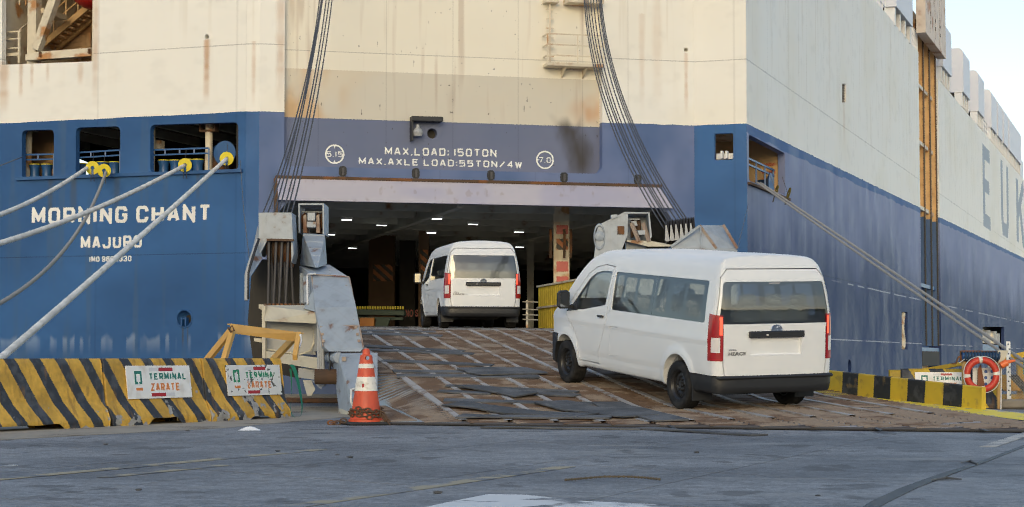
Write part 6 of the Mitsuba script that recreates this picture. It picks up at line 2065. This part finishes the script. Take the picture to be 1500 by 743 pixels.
part(ls, 'roller_frame', cat(bar(at(1408, 515, YS), at(1464, 515.5, YS), .035), bar(at(1408, 530, YS), at(1464, 530, YS), .03), bar(at(1408, 514, YS), at(1408, 531, YS), .04), bar(at(1463, 514, YS), at(1463, 531, YS), .05), bar(at(1403, 523, YS), at(1408, 523, YS), .03), bar(at(1400, 533, YS), at(1404, 523, YS), .025), bar(at(1394, 533, YS), at(1400, 533, YS), .025)), 'rusted_steel')
hx = np.linspace(0, 1, 160)
part(ls, 'rope_coil', tube([r0 + (r1 - r0) * t + np.array([0, .09 * math.sin(t * 75), .075 * math.cos(t * 75)]) for t in hx], .018, 6), 'net_blue', smooth=True)
part(ls, 'roller', tube([r0, r1], .06, 12), 'machine_blue', smooth=40)
n0 = part(ls, 'notice_board', slab([(1425, 539), (1456, 539), (1456, 567), (1425, 567)], YS + .12, .015), 'notice_white')
for px, py in ((1444, 544.5), (1444, 553.5), (1444, 563), (1453.5, 544.5), (1453.5, 553.5)):
    part(n0, 'symbol', place(trimesh.creation.cylinder(.030, .004, sections=20), basis(at(px, py, YS + .117), [1, 0, 0], [0, 0, 1], [0, -1, 0])), 'notice_blue')
part(ls, 'leaning_plank', slab([(1433, 541), (1437, 534), (1443, 568), (1438, 571), (1432, 570)], YS + .05, .04), 'plank_brown')
part(ls, 'thin_pole', tube([at(1467, 530, YS - .1), at(1466, 600, YS - .1)], .012, 6), 'white_steel')
part(ls, 'loose_line', tube(pts3((1405, 532, YS - .15), (1413, 526, YS - .15), (1424, 528, YS - .1)), .008, 5), 'white_steel', smooth=True)
lr = thing('life_ring', 'orange life ring with white bands hanging on the stand at the right', 'life ring')
cR = at(1438, 549, YS - .2)
Rm, rr = .262, .057


def ring_seg(a0, a1, r, n=20):
    return tube([cR + np.array([Rm * math.cos(a), .0, Rm * math.sin(a)]) for a in np.linspace(a0, a1, n)], r, 14)


tor = trimesh.creation.torus(Rm, rr, 56, 16)
part(lr, 'ring', place(tor, basis(cR, [1, 0, 0], [0, 0, 1], [0, -1, 0])), 'ring_red', smooth=True)
for a in (.08, 1.65, 3.22, 4.8):
    part(lr, 'white_band', ring_seg(a - .11, a + .11, rr + .004, 8), 'cone_white', smooth=40)
part(lr, 'grab_line', tube([cR + np.array([(Rm + rr + .02 * abs(math.sin(2 * a))) * math.cos(a), -.01, (Rm + rr + .02 * abs(math.sin(2 * a))) * math.sin(a)]) for a in np.linspace(0, 2 * np.pi, 60)], .007, 5), 'white_steel', smooth=True)
single('funnel_lamp', hullm([at(1461.5, 513.5, YS - .15), at(1477.5, 513.5, YS - .15), at(1463, 537, YS - .12), at(1467, 537, YS - .12), at(1461.5, 513.5, YS + .1), at(1477.5, 513.5, YS + .1), at(1465, 537, YS)]), 'funnel_cream', 'cream funnel-shaped box above the post right of the life ring', 'box')
fl = thing('float_light', 'orange float light pointing right beside the cream funnel box', 'light')
part(fl, 'body', tube(pts3((1466, 536, YS - .2), (1475, 531, YS - .2), (1476, 530.5, YS - .2), (1487, 528, YS - .2)), [.06, .065, .035, .02], 12), 'float_orange', smooth=40)
dp = thing('depth_post', 'white perforated post behind the mesh fence at the right edge', 'post')
b0_, b1_ = at(1477.5, 500, 34.6), at(1477.5, 596, 34.6)
part(dp, 'plate', boxm([(b0_ + b1_)[0] / 2, 34.6, (b0_ + b1_)[2] / 2], [.075, .02, b0_[2] - b1_[2]]), 'notice_white')
for k in range(14):
    part(dp, 'mark', boxm([b0_[0] + (.012 if k % 2 else -.014), 34.588, b0_[2] - .06 - k * .085], [.025, .004, .03]), 'net_blue')
hb = thing('crash_beam', 'orange steel beam with slanting black stripes at the right edge', 'barrier')


def beam_fn(p, n, uv):
    t = (p.x + p.z * .9) / .52
    return dr.select(t - dr.floor(t) < .36, mi.Color3f(.03, .03, .032), mi.Color3f(.55, .28, .02))


mat('beam_paint', beam_fn, rough=.55)
pa, pb = at(1462, 549, 35.2), at(1462, 573, 35.2)
part(hb, 'beam', boxm([pa[0] + 2.4, 35.3, (pa[2] + pb[2]) / 2], [4.8, .2, pa[2] - pb[2]], bevel=.03), 'beam_paint')
mat('beam_yellow', rusty((.58, .33, .02), .25), rough=.55)
pa, pb = at(1440, 578, 35.0), at(1440, 594, 35.0)
part(hb, 'foot_beam', boxm([pa[0] + 2.4, 35.1, (pa[2] + pb[2]) / 2], [5.0, .25, pa[2] - pb[2]], bevel=.03), 'beam_yellow')
for px in (1462, 1495):
    q = at(px, 560, 35.5)
    part(hb, 'stanchion', boxm([q[0], 35.55, .42], [.1, .1, .84]), 'beam_yellow')
part(hb, 'footing', boxm([at(1440, 600, 35)[0] + 2.5, 35.3, .03], [5.2, .8, .06]), 'curb_concrete')
single('gate_arm', cat(bar(at(1334, 546, 36), at(1409, 533, 34.6), .07), bar(at(1464, 527, 34.8), at(1540, 511, 34.4), .10)), 'rail_yellow', 'yellow sloping rail passing behind the life ring stand', 'rail')
mf = thing('mesh_fence', 'grey wire mesh fence panel at the right edge beyond the life ring', 'fence')
f0, f1 = at(1449, 528, 34.9), at(1449, 593, 34.9)
wires = []
W, Hh = 2.6, f0[2] - f1[2]
for k in range(-30, 66):
    for s in (-1, 1):
        x_a, x_b = k * .055, k * .055 + s * Hh
        za, zb = 0.0, Hh
        # clip to the panel
        def clip(x, z, x2, z2):
            out = []
            for (xx_, zz_, xo, zo) in ((x, z, x2, z2), (x2, z2, x, z)):
                if xx_ < 0:
                    t = (0 - xx_) / (xo - xx_) if xo != xx_ else 2
                elif xx_ > W:
                    t = (W - xx_) / (xo - xx_) if xo != xx_ else 2
                else:
                    t = 0
                if t > 1 or t < 0:
                    return None
                out.append((xx_ + (xo - xx_) * t, zz_ + (zo - zz_) * t))
            return out
        c = clip(x_a, za, x_b, zb)
        if c and abs(c[0][0] - c[1][0]) > .03:
            wires.append(bar([f1[0] + c[0][0], 34.9 + .004 * s, f1[2] + c[0][1]], [f1[0] + c[1][0], 34.9 + .004 * s, f1[2] + c[1][1]], .0045))
part(mf, 'wire_mesh', cat(wires), 'soft_grey_metal', kind='stuff')
part(mf, 'frame', cat(bar([f1[0], 34.9, f1[2]], [f1[0], 34.9, f0[2]], .04), bar([f1[0], 34.9, f0[2]], [f1[0] + W, 34.9, f0[2]], .04), bar([f1[0], 34.9, f1[2]], [f1[0] + W, 34.9, f1[2]], .04), bar([f1[0] + W, 34.9, 0], [f1[0] + W, 34.9, f0[2]], .05), bar([f1[0], 34.9, 0], [f1[0], 34.9, f1[2]], .04)), 'soft_grey_metal')

# ------------------------------------------------------------------ bits lying about on the quay
mat('paper_white', (.75, .76, .78), rough=.8)
g = on_ground(365, 631)
pv = np.array([[-.14, -.02, 0], [-.02, -.07, .0], [.13, -.03, 0], [.15, .04, .0], [.0, .09, .0], [-.1, .05, 0], [0, 0, .05], [.05, .02, .045], [-.05, .01, .04]])
single('paper_scrap', hullm(pv + g + np.array([0, 0, .004])), 'paper_white', 'crumpled white scrap lying in front of the flaked-sign barrier', 'paper')
for k, (px, py, w, lab) in enumerate(((1110, 660, 0, None),)):
    pass
deb = (('black crumb on the quay between the cone and the bottom left corner', 513, 671, .05), ('dark crumb below the traffic cone', 494, 667, .035), ('largest black crumb above the white paint in the foreground', 641, 723.5, .055), ('dark crumb at the left under the first barrier', 155, 652, .045), ('black crumb in front of the clean-sign barrier', 275, 632, .05), ('dark crumb in the lower left foreground', 203, 719, .04), ('dark crumb on the yellow line at the left', 407, 662, .045), ('small dark crumb in the right foreground', 1198, 727, .03), ('dark crumb on the quay below the long strip of the ramp foot', 1020, 664, .05))
for k, (lab, px, py, r) in enumerate(deb):
    q = on_ground(px, py)
    r = r * .7
    m = trimesh.creation.icosphere(1, r)
    m.vertices *= rng.uniform(.6, 1.2, (len(m.vertices), 1)) * np.array([.95, .6, .3])
    m.apply_translation(q + np.array([0, 0, r * .3]))
    single('rubber_crumb', m, 'mat_rubber', lab, 'crumb', 'dark crumbs on the quay')
rp = [on_ground(x, y) + np.array([0, 0, .02]) for x, y in ((828, 707), (850, 705), (885, 702), (920, 702), (945, 703.5), (966, 706))]
rq = np.stack([np.interp(np.linspace(0, 5, 70), range(6), np.array(rp)[:, k]) for k in range(3)], 1)
rq[:, 1] += .006 * np.sin(np.arange(70) * 1.9)
mat('old_rope', (.11, .085, .055), rough=.9)
single('rope_scrap', tube(rq, .008 + .004 * np.sin(np.arange(70) * 2.3), 6), 'old_rope', 'frayed brown bit of rope lying in the foreground right of the centre', 'rope', smooth=True)
for pts_, lab in ((((1365, 706), (1385, 703), (1408, 705)), 'thin dark splinter on the wide joint, nearer one'), (((1408, 680), (1422, 678), (1432, 682)), 'thin dark splinter on the wide joint, farther one')):
    single('splinter', tube([on_ground(x, y) + np.array([0, 0, .015]) for x, y in pts_], [.006, .014, .006], 6), 'mat_rubber', lab, 'splinter', 'splinters on the wide joint')

# ------------------------------------------------------------------ invented port behind the camera, added for the van windows and paint to mirror
mat('warehouse_wall', (.22, .22, .23), rough=.7)
mat('roof_sheet', (.12, .12, .13), rough=.6)
mat('tree_leaf', (.035, .05, .025), rough=.9)
for k, (x, y, L, W_, H_, lab) in enumerate(((150, -160, 120, 40, 9, 'long grey warehouse added behind the camera for reflections'), (-60, -240, 90, 40, 11, 'second grey warehouse added behind the camera for reflections'), (330, -120, 80, 50, 8, 'third grey warehouse added to the right behind the camera for reflections'))):
    wh = thing('warehouse', lab, 'building')
    a = math.atan2(x, -y)
    part(wh, 'wall', boxm([x, y, H_ / 2], [L, W_, H_], rz=a), 'warehouse_wall')
    rf = place(prism(Polygon([(-W_ / 2 - .5, 0), (W_ / 2 + .5, 0), (0, 2.5)]), L + 1), basis([0, 0, 0], [0, 1, 0], [0, 0, 1], [1, 0, 0]))
    rf.apply_translation([-(L + 1) / 2, 0, 0])
    rf.apply_transform(trimesh.transformations.rotation_matrix(a, [0, 0, 1]))
    rf.apply_translation([x, y, H_ + .01])
    part(wh, 'roof', rf, 'roof_sheet')
for k, (x, y, lab) in enumerate(((70, -90, 'tall light mast added behind the camera to the right for reflections'), (110, -110, 'farther light mast added behind the camera for reflections'))):
    lm = thing('light_mast', lab, 'lamp')
    part(lm, 'pole', tube([[x, y, 0], [x, y, 22]], [.25, .12], 8), 'soft_grey_metal')
    part(lm, 'head', boxm([x, y, 22.2], [2.2, .5, .4]), 'soft_grey_metal')
tv = []
for k in range(260):
    a = -math.pi / 2 + rng.uniform(-1.5, 1.5)
    R_ = rng.uniform(300, 420)
    s = rng.uniform(4, 9)
    m = trimesh.creation.icosphere(1, 1.0)
    m.vertices *= rng.uniform(.75, 1.2, (len(m.vertices), 1)) * np.array([s * 1.4, s * 1.4, s])
    m.apply_translation([R_ * math.cos(a), R_ * math.sin(a), s * .7])
    tv.append(m)
single('tree_belt', cat(tv), 'tree_leaf', 'dark belt of trees added behind the camera for reflections', 'trees', kind='stuff')
